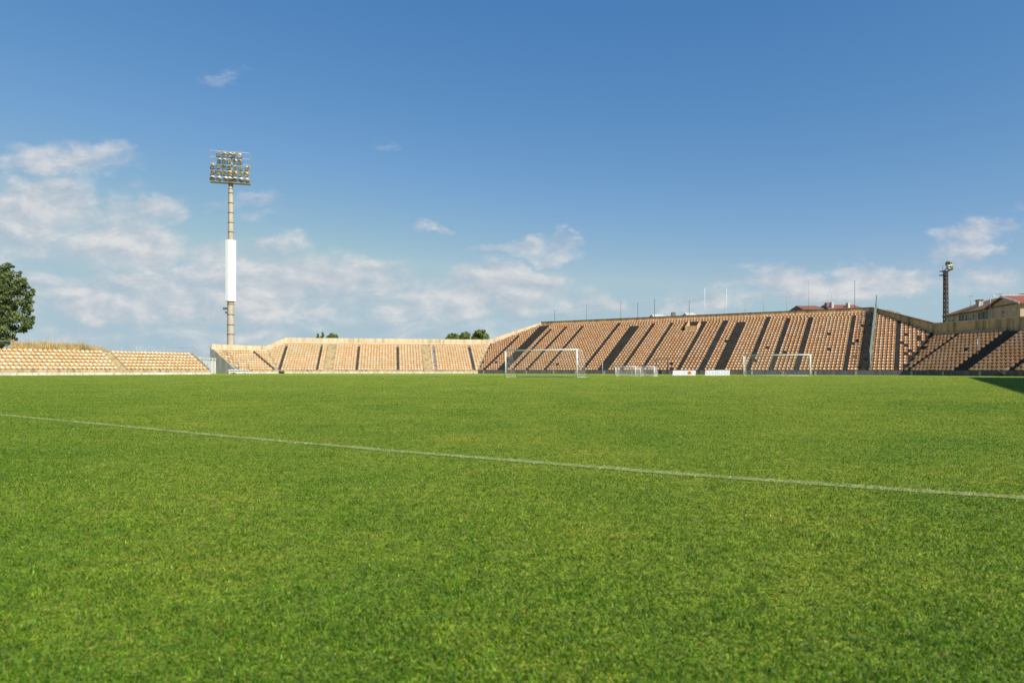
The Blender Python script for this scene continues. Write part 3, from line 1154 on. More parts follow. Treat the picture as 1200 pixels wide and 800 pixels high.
def goal(px_l, px_r, wdt, hgt, depth, label, rad, mat, stays, net_r=0.004, name='football_goal', top_depth=None, solve=None, grp=None, cell=0.16):
    ul, ur = (px_l - 600) / F, (px_r - 600) / F
    dx_, dz_ = A.D * wdt
    if solve is None:
        Yl = (dx_ - ur * dz_) / (ur - ul)
    else:
        Yl = solve
    base = Vector((ul * Yl, Yl, 0))
    r_ = base + DA3 * wdt
    root = thing(name, label, 'goal', base + DA3 * wdt / 2, grp)
    up = Vector((0, 0, hgt))
    for q in (base, r_):
        b = MB()
        b.tube([q - Vector((0, 0, .03)), q + up], rad, 10)
        b.build('goalpost', mat, root, True)
    b = MB()
    b.tube([base + up - DA3 * rad, r_ + up + DA3 * rad], rad, 10)
    b.build('crossbar', mat, root, True)
    td = depth * 0.5 if top_depth is None else top_depth
    bt = [base + NA3 * td + up, r_ + NA3 * td + up]
    bb = [base + NA3 * depth + Vector((0, 0, .03)), r_ + NA3 * depth + Vector((0, 0, .03))]
    for q, t_, o_ in ((base, bt[0], bb[0]), (r_, bt[1], bb[1])):
        b = MB()
        b.tube([q + up, t_], rad * 0.4, 6)
        b.tube([t_, o_], rad * 0.22, 6)
        b.tube([q + Vector((0, 0, .03)), o_], rad * 0.3, 6)
        if stays:
            b.tube([q + Vector((0, 0, hgt * 0.42)), q + NA3 * depth * 0.75 + Vector((0, 0, .03))], rad * 0.8, 6)
        b.build('side_stay', mat, root, True)
    b = MB()
    b.tube([bb[0], bb[1]], rad * 0.5, 6)
    b.build('ground_bar', mat, root, True)
    b = MB()
    cu, cv = max(3, int(wdt / cell)), max(3, int(hgt / cell))
    cords(b, bb[0], bb[1], bt[0], bt[1], cu, cv, net_r)
    cords(b, base + up, r_ + up, bt[0], bt[1], cu, 4, net_r)
    cords(b, base, bb[0], base + up, bt[0], 8, cv, net_r)
    cords(b, r_, bb[1], r_ + up, bt[1], 8, cv, net_r)
    b.build('net', M['net'], root)
    return base, r_


goal(592.5, 676, 7.32, 2.44, 2.0, 'white full size goal with net standing alone before the main stand', 0.064, M['goal_white'], False, 0.0035, grp='football goals')
goal(871.5, 949.3, 7.32, 2.44, 1.7, 'portable pale green goal with slanted side stays near the advertising boards', 0.058, M['goal_green'], True, 0.003, grp='football goals')
# small training goals
u0 = (721.5 - 600) / F
for (a_, b_, lab) in ((721.5, 744.5, 'small white training goal with net, on the side toward the full size goal'),
                      (750.0, 766.5, 'narrower small white training goal with net, beside the wide small one')):
    Yl = 68.5 - (a_ - 721) * 0.045
    ur = (b_ - 600) / F
    ul = (a_ - 600) / F
    wdt = (ur - ul) * Yl / (A.D[0] - ur * A.D[1])
    goal(a_, b_, wdt, 1.02, 1.1, lab, 0.045, M['goal_white'], False, 0.006, 'training_goal', 0.9, Yl, 'small training goals', 0.11)

# goal frame at the shaded stand's wall
gp = at(1091, 439, 78)
root = thing('training_goal', 'small thin metal goal frame against the dark wall of the shaded stand', 'goal', (gp.x, gp.y, 0), 'small training goals')
gd = Vector((*G.D, 0))
g0 = G.P(G.s_at(1091), -0.6, 0)
g1 = G.P(G.s_at(1101), -0.6, 0)
for q in (g0, g1):
    b = MB(); b.tube([q, q + Vector((0, 0, 0.72))], 0.03, 6); b.build('goalpost', M['rust'], root, True)
b = MB(); b.tube([g0 + Vector((0, 0, 0.72)), g1 + Vector((0, 0, 0.72))], 0.03, 6); b.build('crossbar', M['rust'], root, True)

# ------------------------------------------------------------------ advertising boards
def board(px_l, px_r, Y0, h, label, emblem, writing):
    ul, ur = (px_l - 600) / F, (px_r - 600) / F
    wdt = (ur - ul) * Y0 / (A.D[0] - ur * A.D[1])
    base = Vector((ul * Y0, Y0, 0))
    root = thing('advertising_board', label, 'board', base + DA3 * wdt / 2, 'advertising boards')
    upv = (Vector((0, 0, 1)) * math.cos(0.3) + NA3 * math.sin(0.3))
    nrm = (-NA3 * math.cos(0.3) + Vector((0, 0, 1)) * math.sin(0.3))
    half = wdt / 2
    for k in range(2):
        c0 = base + DA3 * (half * k + half / 2) + upv * h * (0.5 + (0.02 if k else 0))
        b = MB()
        b.box(c0, DA3 * (half / 2 - 0.015), upv * h / 2, nrm * 0.02)
        pn = b.build('panel', M['white'], root)
        if emblem and k == 1:
            for rr, mt, dd in ((0.25, 'orange', 0.024), (0.12, 'red_print', 0.028)):
                e = MB()
                cc = c0 + nrm * dd - DA3 * 0.05
                n_ = 20
                e.add([cc + DA3 * rr * 1.05 * math.cos(2 * PI * i / n_) + upv * rr * 0.9 * math.sin(2 * PI * i / n_) for i in range(n_)], [tuple(range(n_))])
                e.build('emblem', M[mt], pn)
        if writing:
            e = MB()
            for q in range(4):
                x = -half * 0.36 + q * half * 0.24
                e.box(c0 + DA3 * x + nrm * 0.0225, DA3 * 0.035, upv * h * random.uniform(0.22, 0.36), nrm * 0.002)
            e.build('print', M['blue_print'], pn)
    for x in (0.08, wdt / 2, wdt - 0.08):
        b = MB()
        top = base + DA3 * x + upv * h * 0.96 + NA3 * 0.035
        b.bar(top, base + DA3 * x + NA3 * (0.62 + h * 0.3), 0.045)
        b.build('leg', M['galv'], root)


board(788, 815, 80.5, 0.66, 'white advertising board with round orange emblem standing on the grass', True, False)
board(826, 855, 79.5, 0.68, 'white advertising board with faint grey print beside the portable goal', False, True)

# ------------------------------------------------------------------ small posts, gates and frames before the stands
def post(px, n, st, h, r, mat, label, name='metal_post', z=0.0, cat='post', grp=None):
    q = st.P(st.s_at(px, n), n, z)
    root = thing(name, label, cat, q, grp)
    b = MB()
    b.tube([q, q + Vector((0, 0, h))], r, 8)
    b.build('shaft', mat, root, True)
    b = MB()
    b.box(q + Vector((0, 0, 0.02)), (r * 2.2, 0, 0), (0, r * 2.2, 0), (0, 0, 0.02))
    b.build('base_plate', mat, root)
    return root


post(706, -1.0, A, 2.1, 0.06, M['pole_grey'], 'thin grey metal post beside the small white training goals')
post(1145.5, 4.0, G, 1.9, 0.035, M['galv'], 'thin pale pole standing in the wide stairs of the shaded stand', z=G.zrow(5))
# dark handrail frame standing before the rows
root = thing('handrail_frame', 'dark metal rail frame standing before the main stand, above the training goals', 'railing', A.P(A.s_at(776), -0.5, 0))
for px in (769, 782.5):
    b = MB(); q = A.P(A.s_at(px, -0.5), -0.5, 0); b.tube([q, q + Vector((0, 0, 2.55))], 0.075, 8); b.build('post', M['dark_steel'], root, True)
b = MB()
b.tube([A.P(A.s_at(766, -0.5), -0.5, 2.5), A.P(A.s_at(829, -0.5), -0.5, 2.55)], 0.035, 6)
b.build('top_rail', M['dark_steel'], root, True)
b = MB()
b.tube([A.P(A.s_at(769, -0.5), -0.5, 1.5), A.P(A.s_at(782.5, -0.5), -0.5, 1.5)], 0.03, 6)
b.build('mid_rail', M['dark_steel'], root, True)
b = MB(); q = A.P(A.s_at(829, -0.5), -0.5, 0); b.tube([q, q + Vector((0, 0, 2.55))], 0.04, 8); b.build('post', M['dark_steel'], root, True)

# tall green mesh fence climbing the main stand
sf = A.s_at(1018.8)
root = thing('mesh_fence', 'tall green mesh fence climbing the wide stairs near the end of the main stand', 'fence', A.P(sf, 0, 0))
b = MB()
nP = 8
lo = [A.P(sf, 0.3 + k * (nA - 0.2) / (nP - 1), A.zrow((0.3 + k * (nA - 0.2) / (nP - 1)) / RUN) - 0.2) for k in range(nP)]
for k in range(nP - 1):
    cords(b, lo[k], lo[k + 1], lo[k] + Vector((0, 0, 2.5)), lo[k + 1] + Vector((0, 0, 2.5)), 9, 11, 0.022)
b.build('mesh_panel', M['fence_mesh'], root)
for k in range(nP):
    b = MB(); b.tube([lo[k] + DA3 * 0.1 - Vector((0, 0, 0.4)), lo[k] + DA3 * 0.1 + Vector((0, 0, 2.6))], 0.07, 6); b.build('post', M['fence_mesh'], root, True)

# trolley by the shaded stand's wall
q = G.P(G.s_at(1180), -1.0, 0)
root = thing('hand_trolley', 'small grey metal hand trolley tipped against the wall of the shaded stand', 'trolley', q)
up3 = Vector((0, 0, 1)); xg = gd; yg = Vector((*G.N, 0))
b = MB(); b.bar(q + xg * -0.45 + up3 * 0.75, q + xg * 0.5 + up3 * 0.25, 0.3, 0.04); b.bar(q + xg * -0.35 + up3 * 0.30, q + xg * 0.1 + up3 * 0.55, 0.25, 0.04); b.build('bed', M['dark_steel'], root)
b = MB(); b.tube([q + xg * 0.1 + up3 * 0.2, q + xg * 0.62 + up3 * 0.95], 0.03, 6); b.tube([q + xg * 0.1 + up3 * 0.2 + yg * .3, q + xg * 0.62 + up3 * 0.95 + yg * .3], 0.03, 6); b.build('handle', M['pole_grey'], root, True)
for d_ in (0.0, 0.32):
    b = MB(); b.tube([q + up3 * 0.17 + yg * (d_ - .03), q + up3 * 0.17 + yg * (d_ + .03)], 0.17, 12); b.build('wheel', M['bag'], root)

# white gate between the low stand and the corner stand
gl, gr_ = at(236, 437, 101), at(252.6, 437, 108.5)
root = thing('white_gate', 'white framed gate with pale sheet between the low stand and corner stand', 'gate', (gl.x, gl.y, 0))
gl.z = gr_.z = 0
HG = 2.45
for t in (0.0, 0.72, 0.95):
    b = MB(); q = gl.lerp(gr_, t); b.bar(q, q + up3 * HG, 0.24); b.build('post', M['goal_white'], root)
b = MB(); b.bar(gl + up3 * HG - (gr_ - gl) * 0.12, gr_ + up3 * HG, 0.26, 0.3); b.build('top_beam', M['goal_white'], root)
b = MB(); a_, c_ = gl.lerp(gr_, 0.03), gl.lerp(gr_, 0.69); b.bar(a_ + up3 * 1.1, c_ + up3 * 1.1, 0.04, 2.1); b.build('sheet_panel', M['panel_pale'], root)
b = MB(); a_, c_ = gl.lerp(gr_, 0.75), gl.lerp(gr_, 0.92); b.bar(a_ + up3 * 1.1, c_ + up3 * 1.1, 0.04, 2.1); b.build('sheet_panel', M['panel_pale'], root)

# white bench box and thin frame at the corner stand
a_, c_ = at(268.5, 437, 104), at(290.5, 437, 108)
a_.z = c_.z = 0
root = thing('bench', 'low white bench on the grass before the corner stand', 'bench', (a_ + c_) / 2)
b = MB(); b.bar(a_ + up3 * 0.62, c_ + up3 * 0.62, 0.5, 0.16); b.build('seat', M['goal_white'], root)
b = MB(); b.bar(a_ + up3 * 0.36 + NA3 * .2, c_ + up3 * 0.36 + NA3 * .2, 0.06, 0.3); b.build('backboard', M['panel_pale'], root)
for t in (0.03, 0.5, 0.97):
    b = MB(); q = a_.lerp(c_, t); b.box(q + up3 * 0.27, (0.06, 0, 0), (0, 0.22, 0), (0, 0, 0.267)); b.build('leg', M['goal_white'], root)
a_, c_ = at(279.8, 437, 109), at(290.8, 437, 111)
a_.z = c_.z = 0
root = thing('pipe_stand', 'thin grey pipe frame standing behind the low white bench', 'stand', (a_ + c_) / 2)
for q in (a_, c_):
    b = MB(); b.tube([q, q + up3 * 3.1], 0.07, 6); b.build('post', M['galv'], root, True)
b = MB(); b.tube([a_ + up3 * 3.1, c_ + up3 * 3.1], 0.05, 6); b.build('top_bar', M['galv'], root, True)
# kit bag at the foot of the corner stairs
q = at(330, 438, 116); q.z = 0
root = thing('kit_bag', 'dark kit bag on the grass at the foot of the corner stairs', 'bag', q)
b = MB(); b.tube([q + Vector((-.5, 0, .2)), q + Vector((-.42, 0, .24)), q + Vector((.42, 0, .24)), q + Vector((.5, 0, .2))], [0.12, 0.24, 0.24, 0.12], 10); b.build('bag_body', M['bag'], root, True)
b = MB(); b.tube([q + Vector((-.2, 0, .45)), q + Vector((0, 0, .62)), q + Vector((.2, 0, .45))], 0.02, 6); b.build('handle', M['bag'], root, True)

# ------------------------------------------------------------------ net poles along the top of the main stand
NETP = [(650, 363, 0.075, 'd'), (687.5, 356, 0.05, 'd'), (706, 357, 0.03, 'g'), (727.5, 352, 0.05, 'd'), (747.4, 354, 0.07, 'd'), (767, 350, 0.07, 'd'), (789, 352, 0.04, 'g'),
        (807.6, 352, 0.06, 'd'), (825.8, 337, 0.042, 'w'), (851.3, 337, 0.042, 'w'), (873.3, 350, 0.05, 'g'), (895, 341, 0.05, 'g'), (922, 347, 0.05, 'g'), (947.8, 328, 0.06, 'g'),
        (970, 345, 0.05, 'g'), (974.5, 345, 0.05, 'g'), (1001.6, 328, 0.055, 'd')]
WHERE = ['shortest leftmost', 'second', 'faint third', 'fourth', 'dark fifth', 'dark sixth', 'faint seventh', 'dark eighth', 'white ninth', 'white tenth', 'eleventh',
         'twelfth', 'thirteenth', 'tall fourteenth', 'paired fifteenth', 'paired sixteenth', 'tall dark last']
tops = []
for (px, py, r, k), wl in zip(NETP, WHERE):
    n = nA + 0.45
    q = A.P(A.s_at(px, n), n, 0)
    zt = EYE + (HORIZON - py) / F * q.y
    q.z = TOP_A - 1.2
    o = thing('net_pole', '%s slender pole from the left above the main stand rear wall' % wl, 'pole', q, 'slender net poles above the main stand')
    mt = {'d': M['dark_steel'], 'g': M['pole_grey'], 'w': M['white']}[k]
    r *= 0.72
    b = MB(); b.tube([q, (q.x, q.y, zt)], [r, r * 0.8], 6); b.build('shaft', mt, o, True)
    b = MB(); b.box((q.x, q.y, TOP_A - 0.5), (r * 1.6, 0, 0), (0, r * 1.6 + .05, 0), (0, 0, 0.06)); b.build('bracket', mt, o)
    tops.append(Vector((q.x, q.y, zt)))
b = MB()
lvl = [Vector((t.x, t.y, min(t.z, TOP_A + 3.3) - 0.1)) for t in tops]
for k in range(len(lvl) - 1):
    mid = (lvl[k] + lvl[k + 1]) / 2 - Vector((0, 0, 0.15))
    b.tube([lvl[k], mid, lvl[k + 1]], 0.012, 3, False)
    lo1, lo2 = Vector((lvl[k].x, lvl[k].y, TOP_A + 0.3)), Vector((lvl[k + 1].x, lvl[k + 1].y, TOP_A + 0.3))
    for j in range(1, 6):
        t = j / 6
        b.tube([lo1.lerp(lvl[k], t), lo2.lerp(lvl[k + 1], t)], 0.004, 3, False)
    L = (lo2 - lo1).length
    for j in range(1, int(L / 0.5)):
        t = j / int(L / 0.5)
        b.tube([lo1.lerp(lo2, t), lvl[k].lerp(lvl[k + 1], t)], 0.003, 3, False)
tag(b.build('ball_net', M['pole_grey']), 'fine ball stop netting strung between slender poles above the main stand', 'net')

# ------------------------------------------------------------------ railings behind the low stand
def railing(pxs, n, st, z, h, label, mat):
    root = thing('railing', label, 'railing', st.P(st.s_at(pxs[len(pxs) // 2], n), n, z))
    q = [st.P(st.s_at(px, n), n, z) for px in pxs]
    for p_ in q:
        b = MB(); b.tube([p_, p_ + up3 * h], 0.035, 6); b.build('post', mat, root, True)
    for hh in (h, h * 0.5):
        b = MB(); b.tube([q[0] + up3 * hh, q[-1] + up3 * hh], 0.022, 6); b.build('rail', mat, root, True)


nE = 6 * RUN + 0.15
railing([142, 159.5, 175, 191.5, 207.5, 221.5], nE, E, 2.85, 1.0, 'thin metal railing along the top of the low stand', M['pole_grey'])
q0 = E.P(sE1 + 0.12, 0, 0)
root = thing('railing', 'thin sloping handrail down the open end of the low stand', 'railing', E.P(sE1 + 0.12, 2, 0))
for k in range(4):
    b = MB(); p_ = E.P(sE1 + 0.12, 0.8 + k * 1.25, Z0 + (0.8 + k * 1.25) * RISE / RUN - 0.1); b.tube([p_, p_ + up3 * 1.0], 0.025, 6); b.build('post', M['pole_grey'], root, True)
b = MB(); b.tube([E.P(sE1 + 0.12, 0.8, Z0 + 0.8 * RISE / RUN + 0.9), E.P(sE1 + 0.12, 4.55, Z0 + 4.55 * RISE / RUN + 0.9)], 0.016, 6); b.build('rail', M['pole_grey'], root, True)
a_, c_ = at(-30, 400.2, 80), at(16.5, 400.2, 84)
root = thing('railing', 'pale horizontal rail before the dark foot of the big tree', 'railing', ((a_ + c_) / 2)[:2] + (0,))
b = MB(); b.tube([a_, c_], 0.07, 6); b.build('rail', M['galv'], root, True)
for q in (a_, a_.lerp(c_, .5), c_):
    b = MB(); b.tube([(q.x, q.y, 0), q], 0.05, 6); b.build('post', M['galv'], root, True)

# ------------------------------------------------------------------ tall floodlight mast
MY = 124.0
mb = at(270.3, 0, MY)
base = Vector((mb.x, mb.y, 0))
Htop = at(0, 214, MY).z
root = thing('floodlight_mast', 'very tall concrete floodlight mast with white wrapped band and crowded lamp rack', 'floodlight', base)
b = MB()
b.tube([base + up3 * z for z in np.linspace(0, Htop, 24)], [lerp(0.70, 0.42, k / 23) for k in range(24)], 16)
b.build('pole', M['mast'], root, True)
for py in (222, 227, 238.5, 250, 261.5, 272.5, 357, 369, 381, 392):
    z = at(0, py, MY).z
    r = lerp(0.70, 0.42, z / Htop) + 0.03
    b = MB()
    b.tube([base + up3 * (z - 0.08), base + up3 * (z + 0.08)], r, 16)
    b.build('joint_band', M['joint'], root)
b = MB()
z0_, z1_ = at(0, 353.5, MY).z, at(0, 282, MY).z
b.tube([base + up3 * z0_, base + up3 * (z0_ + .02), base + up3 * (z1_ - .02), base + up3 * z1_], [0.94, 1.0, 1.0, 0.94], 8)
b.build('white_band', M['white'], root)
q = base + Vector((-0.95, -0.3, at(0, 362, MY).z))
b = MB(); b.box(q, (0.35, 0, 0), (0, .2, 0), (0, 0, .2)); b.build('loudspeaker', M['lamp_case_dark'], root)
b = MB(); b.box(q + Vector((0.25, 0, -0.75)), (0.18, 0, 0), (0, .15, 0), (0, 0, .18)); b.build('loudspeaker', M['lamp_case_dark'], root)
b = MB(); b.bar(q + Vector((0.1, 0.2, 0)), q + Vector((0.9, 0.4, -0.1)), 0.1); b.bar(q + Vector((0.3, 0.1, -0.75)), q + Vector((0.9, 0.4, -0.7)), 0.1); b.build('speaker_bracket', M['galv'], root)
# lamp rack: faces the pitch (toward the right and the camera)
rx = Vector((0.97, 0.24, 0)).normalized()
rn = Vector((-0.24, 0.97, 0)).normalized()    # away from the pitch
zb_, zt_ = at(0, 215, MY).z, at(0, 179.5, MY).z
HW = 3.5
rb = base - rn * 0.6
xs = [-HW, -HW * 0.64, -HW * 0.3, 0.0, HW * 0.34, HW * 0.66, HW]
zs = [lerp(zb_, zt_, k / 5) for k in range(6)]
b = MB()
for z in zs:
    b.bar(rb + rx * -HW + up3 * z, rb + rx * HW + up3 * z, 0.10)
for x in (-HW, -HW * 0.55, 0, HW * 0.55, HW):
    b.bar(rb + rx * x + up3 * (zb_ - 0.2), rb + rx * x + up3 * zt_, 0.12)
for z in (zs[0],):
    b.bar(rb + rx * -HW + rn * 0.9 + up3 * z, rb + rx * HW + rn * 0.9 + up3 * z, 0.09)
    for x in np.linspace(-HW, HW, 8):
        b.bar(rb + rx * x - rn * 0.5 + up3 * z, rb + rx * x + rn * 1.1 + up3 * z, 0.07)
b.build('rack_frame', M['galv'], root)
b = MB()
b.tube([base + up3 * (Htop - 0.3), base + up3 * zt_], [0.36, 0.22], 10)
b.build('pole_top', M['mast'], root, True)
b = MB()
for z in (zs[0] - 0.12,):
    b.box(rb + rn * 0.2 + up3 * z, rx * HW, rn * 0.7, (0, 0, 0.03))
b.build('walkway', M['galv'], root)
lamp_rows = [(0, [0, 0.95, 1.8, 2.5, 3.3, 4.1, 5], 0.47), (1, [0, 0.8, 1.6, 2.4, 3.2, 4.1, 5], 0.44), (2, [0, 0.8, 1.6, 2.4, 3.3, 4.1, 5], 0.37),
             (3, [0.9, 1.7, 2.5, 3.3, 4.0], 0.37), (4, [0.9, 1.7, 2.5, 3.2, 4.0], 0.40)]
for ri, cols, r in lamp_rows:
    for ci in cols:
        x = lerp(-HW + 0.55, HW - 0.55, ci / 5) + random.uniform(-.1, .1)
        c0 = rb + rx * x + up3 * (zs[ri] + 0.55) - rn * 0.35
        yaw = random.uniform(-.6, .75)
        pit = random.uniform(0.35, 0.8) if ri else random.uniform(0.8, 1.05)
        f = (-rn * math.cos(yaw) + rx * math.sin(yaw)) * math.cos(pit) - up3 * math.sin(pit)
        mt = random.choice([M['lamp_case'], M['lamp_case'], M['lamp_case_dark'], M['lamp_case_green'], M['lamp_case'], M['lamp_ochre']]) if ri != 1 else random.choice([M['lamp_ochre'], M['lamp_case_dark'], M['lamp_ochre']])
        if ri == 0:
            mt = M['lamp_case']
        b = MB()
        b.tube([c0 - f * 0.55, c0 - f * 0.35, c0 - f * 0.1, c0 + f * 0.22], [r * 0.35, r * 0.55, r * 0.9, r * 1.05], 12)
        lamp = b.build('floodlight', mt, root, True)
        b = MB()
        b.tube([c0 + f * 0.222, c0 + f * 0.26], r * 0.98, 14)
        b.build('lens', M['white'] if (ri, ci) == (4, 4.0) else M['lamp_glass'], lamp)  # the single white lens paints in a glint of sun
        b = MB()
        sd = f.cross(up3).normalized()
        b.bar(c0 + sd * r * 1.1, c0 + sd * r * 1.1 - up3 * 0.5 + rn * 0.2, 0.06)
        b.bar(c0 - sd * r * 1.1, c0 - sd * r * 1.1 - up3 * 0.5 + rn * 0.2, 0.06)
        b.bar(c0 - sd * r * 1.1 - up3 * 0.5 + rn * 0.2, c0 + sd * r * 1.1 - up3 * 0.5 + rn * 0.2, 0.06)
        b.build('yoke', M['lamp_case_dark'], lamp)

# ------------------------------------------------------------------ lattice floodlight mast behind the shaded stand
LY = 118.0
lb = at(1108.3, 0, LY)
base = Vector((lb.x, lb.y, 0))
Ht = at(0, 318.5, LY).z
root = thing('floodlight_mast', 'dark lattice floodlight mast with tilted lamps behind the shaded stand', 'floodlight', base)
w0, w1 = 0.34, 0.21
ex, ey = Vector((0.9, 0.43, 0)), Vector((-0.43, 0.9, 0))
cor = [(-1, -1), (1, -1), (1, 1), (-1, 1)]
for sx, sy in cor:
    b = MB()
    b.bar(base + ex * sx * w0 + ey * sy * w0, base + ex * sx * w1 + ey * sy * w1 + up3 * Ht, 0.14)
    b.build('leg', M['rust'], root)
b = MB()
nb_ = 22
for k in range(nb_):
    za, zc = Ht * k / nb_, Ht * (k + 1) / nb_
    wa, wc = lerp(w0, w1, k / nb_), lerp(w0, w1, (k + 1) / nb_)
    for j in range(4):
        (ax_, ay_), (bx_, by_) = cor[j], cor[(j + 1) % 4]
        pa = base + ex * ax_ * wa + ey * ay_ * wa + up3 * za
        pb = base + ex * bx_ * wa + ey * by_ * wa + up3 * za
        pc = base + ex * bx_ * wc + ey * by_ * wc + up3 * zc
        b.bar(pa, pb, 0.07)
        b.bar(pa, pc, 0.08)
b.build('bracing', M['rust'], root)
b = MB()
for k in range(40):
    z = Ht * k / 40
    wa = lerp(w0, w1, k / 40) + 0.22
    b.bar(base - ex * wa - ey * .2 + up3 * z, base - ex * wa + ey * .2 + up3 * z, 0.05)
b.bar(base - ex * (w0 + .22) - ey * .2, base - ex * (w1 + .22) - ey * .2 + up3 * Ht, 0.06)
b.bar(base - ex * (w0 + .22) + ey * .2, base - ex * (w1 + .22) + ey * .2 + up3 * Ht, 0.06)
b.build('ladder', M['dark_steel'], root)
b = MB()
b.box(base - ex * 0.65 + up3 * (Ht - 0.6), ex * 0.75, ey * 0.45, (0, 0, 0.06))
b.box(base - ex * 0.4 + up3 * (Ht + 0.12), ex * 0.8, ey * 0.45, (0, 0, 0.06))
b.bar(base - ex * 0.9 + up3 * (Ht + 0.1), base - ex * 0.9 + up3 * (Ht + 1.1), 0.05)
b.build('platform', M['dark_steel'], root)
b = MB()
b.bar(base - ex * 0.4 + up3 * (Ht + 0.2), base + ex * 1.35 + up3 * (Ht + 1.8), 0.14)
b.bar(base + up3 * (Ht - 0.2), base + ex * 1.4 + up3 * (Ht + 1.1), 0.11)
b.build('lamp_arm', M['dark_steel'], root)
for k, (a_, h_, r_, mt) in enumerate(((0.3, 0.55, 0.26, 'lamp_case'), (0.75, 1.05, 0.32, 'lamp_case'), (1.35, 1.75, 0.52, 'lamp_case_green'), (0.9, 0.7, 0.32, 'lamp_case_dark'), (1.4, 1.15, 0.34, 'lamp_case'))):
    c0 = base + ex * a_ + up3 * (Ht + h_) + ey * (0.35 * ((k % 3) - 1))
    f = (-ex * 0.45 - ey * 0.6 - up3 * 0.66).normalized()
    b = MB()
    b.tube([c0 - f * 0.45, c0 - f * 0.2, c0 + f * 0.2], [r_ * .5, r_ * 0.9, r_ * 1.1], 12)
    lamp = b.build('floodlight', M[mt], root, True)
    b = MB(); b.tube([c0 + f * 0.202, c0 + f * 0.24], r_, 12); b.build('lens', M['lamp_glass'], lamp)

# ------------------------------------------------------------------ houses behind the stands
def wall_window(root, p, u, nrm, w_, h_, shutter=False):
    f = MB()
    p, u, nrm = Vector(p), Vector(u), Vector(nrm)
    for a_, c_, hw, hh in ((-w_ / 2, 0, .06, h_ / 2 + .06), (w_ / 2, 0, .06, h_ / 2 + .06)):
        f.box(p + u * a_ + nrm * 0.05, u * hw, nrm * 0.05, up3 * hh)
    for z in (-h_ / 2, h_ / 2):
        f.box(p + up3 * z + nrm * 0.05, u * (w_ / 2 - 0.062), nrm * 0.049, up3 * 0.06)
    wn = f.build('window', M['stucco_pale'] if not shutter else M['shutter'], root)
    g = MB()
    g.box(p + nrm * 0.012, u * (w_ / 2 - 0.062), nrm * 0.01, up3 * (h_ / 2 - 0.062))
    g.build('shutter' if shutter else 'pane', M['shutter'] if shutter else M['glass'], wn)


Dh = Vector((0.164, 0.986, 0))
Nh = Vector((-0.986, 0.164, 0))       # toward the pitch
# long house with tiled roof
p0 = at(1160, 361, 96.0); eave = p0.z
p0.z = 0
L, Wd = 13.0, 9.0
root = thing('terraced_house', 'long pale house with mossy tiled roof, chimney and a row of windows', 'house', p0 + Dh * 6)
b = MB()
p = [p0 + Dh * 0.2, p0 + Dh * L, p0 + Dh * L - Nh * Wd, p0 + Dh * 0.2 - Nh * Wd]
b.prism8(p + [q + up3 * eave for q in p])
b.build('wall', M['stucco_pale'], root)
rise = 2.2
b = MB()
ov = 0.5
a_, c_ = p0 + Nh * ov + Dh * 0.2 + up3 * (eave + 0.003), p0 + Nh * ov + Dh * (L + 0.4) + up3 * (eave + 0.003)
r0, r1 = p0 - Nh * Wd / 2 + Dh * 0.2 + up3 * (eave + rise), p0 - Nh * Wd / 2 + Dh * (L - 3.5) + up3 * (eave + rise)
e0, e1 = a_ - Nh * (Wd + 2 * ov), c_ - Nh * (Wd + 2 * ov)
b.add([a_, c_, r1, r0, e0, e1], [(0, 1, 2, 3), (1, 5, 2), (5, 4, 3, 2), (4, 0, 3)])
b.add([v - up3 * 0.18 + up3 * 0.0 for v in (a_, c_)] + [a_, c_], [(0, 1, 3, 2)])
rf_ = b.build('roof', M['roof_old'], root)
b = MB()
q = p0 + Dh * 6.3 - Nh * 1.7 + up3 * (eave + 1.2)
b.box(q, Dh * 0.5, Nh * 0.3, up3 * 0.6)
b.build('chimney', M['whitewash'], rf_)
b = MB(); b.box(q + up3 * 0.67, Dh * 0.6, Nh * 0.4, up3 * 0.065); b.build('chimney_cap', M['roof_tile'], rf_)
for t, sh in ((1.2, True), (2.4, True), (4.1, False), (6.1, False), (8.1, True), (10.4, False), (11.7, False)):
    wall_window(root, p0 + Dh * t + Nh * 0.0 + up3 * (eave - 1.35), Dh, Nh, 0.85 if t > 9 else 1.2, 1.3 if t > 9 else 1.9, sh)
b = MB(); b.bar(p0 + Dh * 3.2 + Nh * .5 + up3 * (eave - 2.2), p0 + Dh * 7.6 + Nh * .5 + up3 * (eave - 2.2), 0.9, 0.12); bal = b.build('balcony', M['stucco_pale'], root)
b = MB()
for t in np.arange(3.25, 7.6, 0.35):
    b.bar(p0 + Dh * float(t) + Nh * .92 + up3 * (eave - 2.14), p0 + Dh * float(t) + Nh * .92 + up3 * (eave - 1.25), 0.04)
b.bar(p0 + Dh * 3.2 + Nh * .92 + up3 * (eave - 1.22), p0 + Dh * 7.6 + Nh * .92 + up3 * (eave - 1.22), 0.06)
b.build('balustrade', M['dark_steel'], bal)
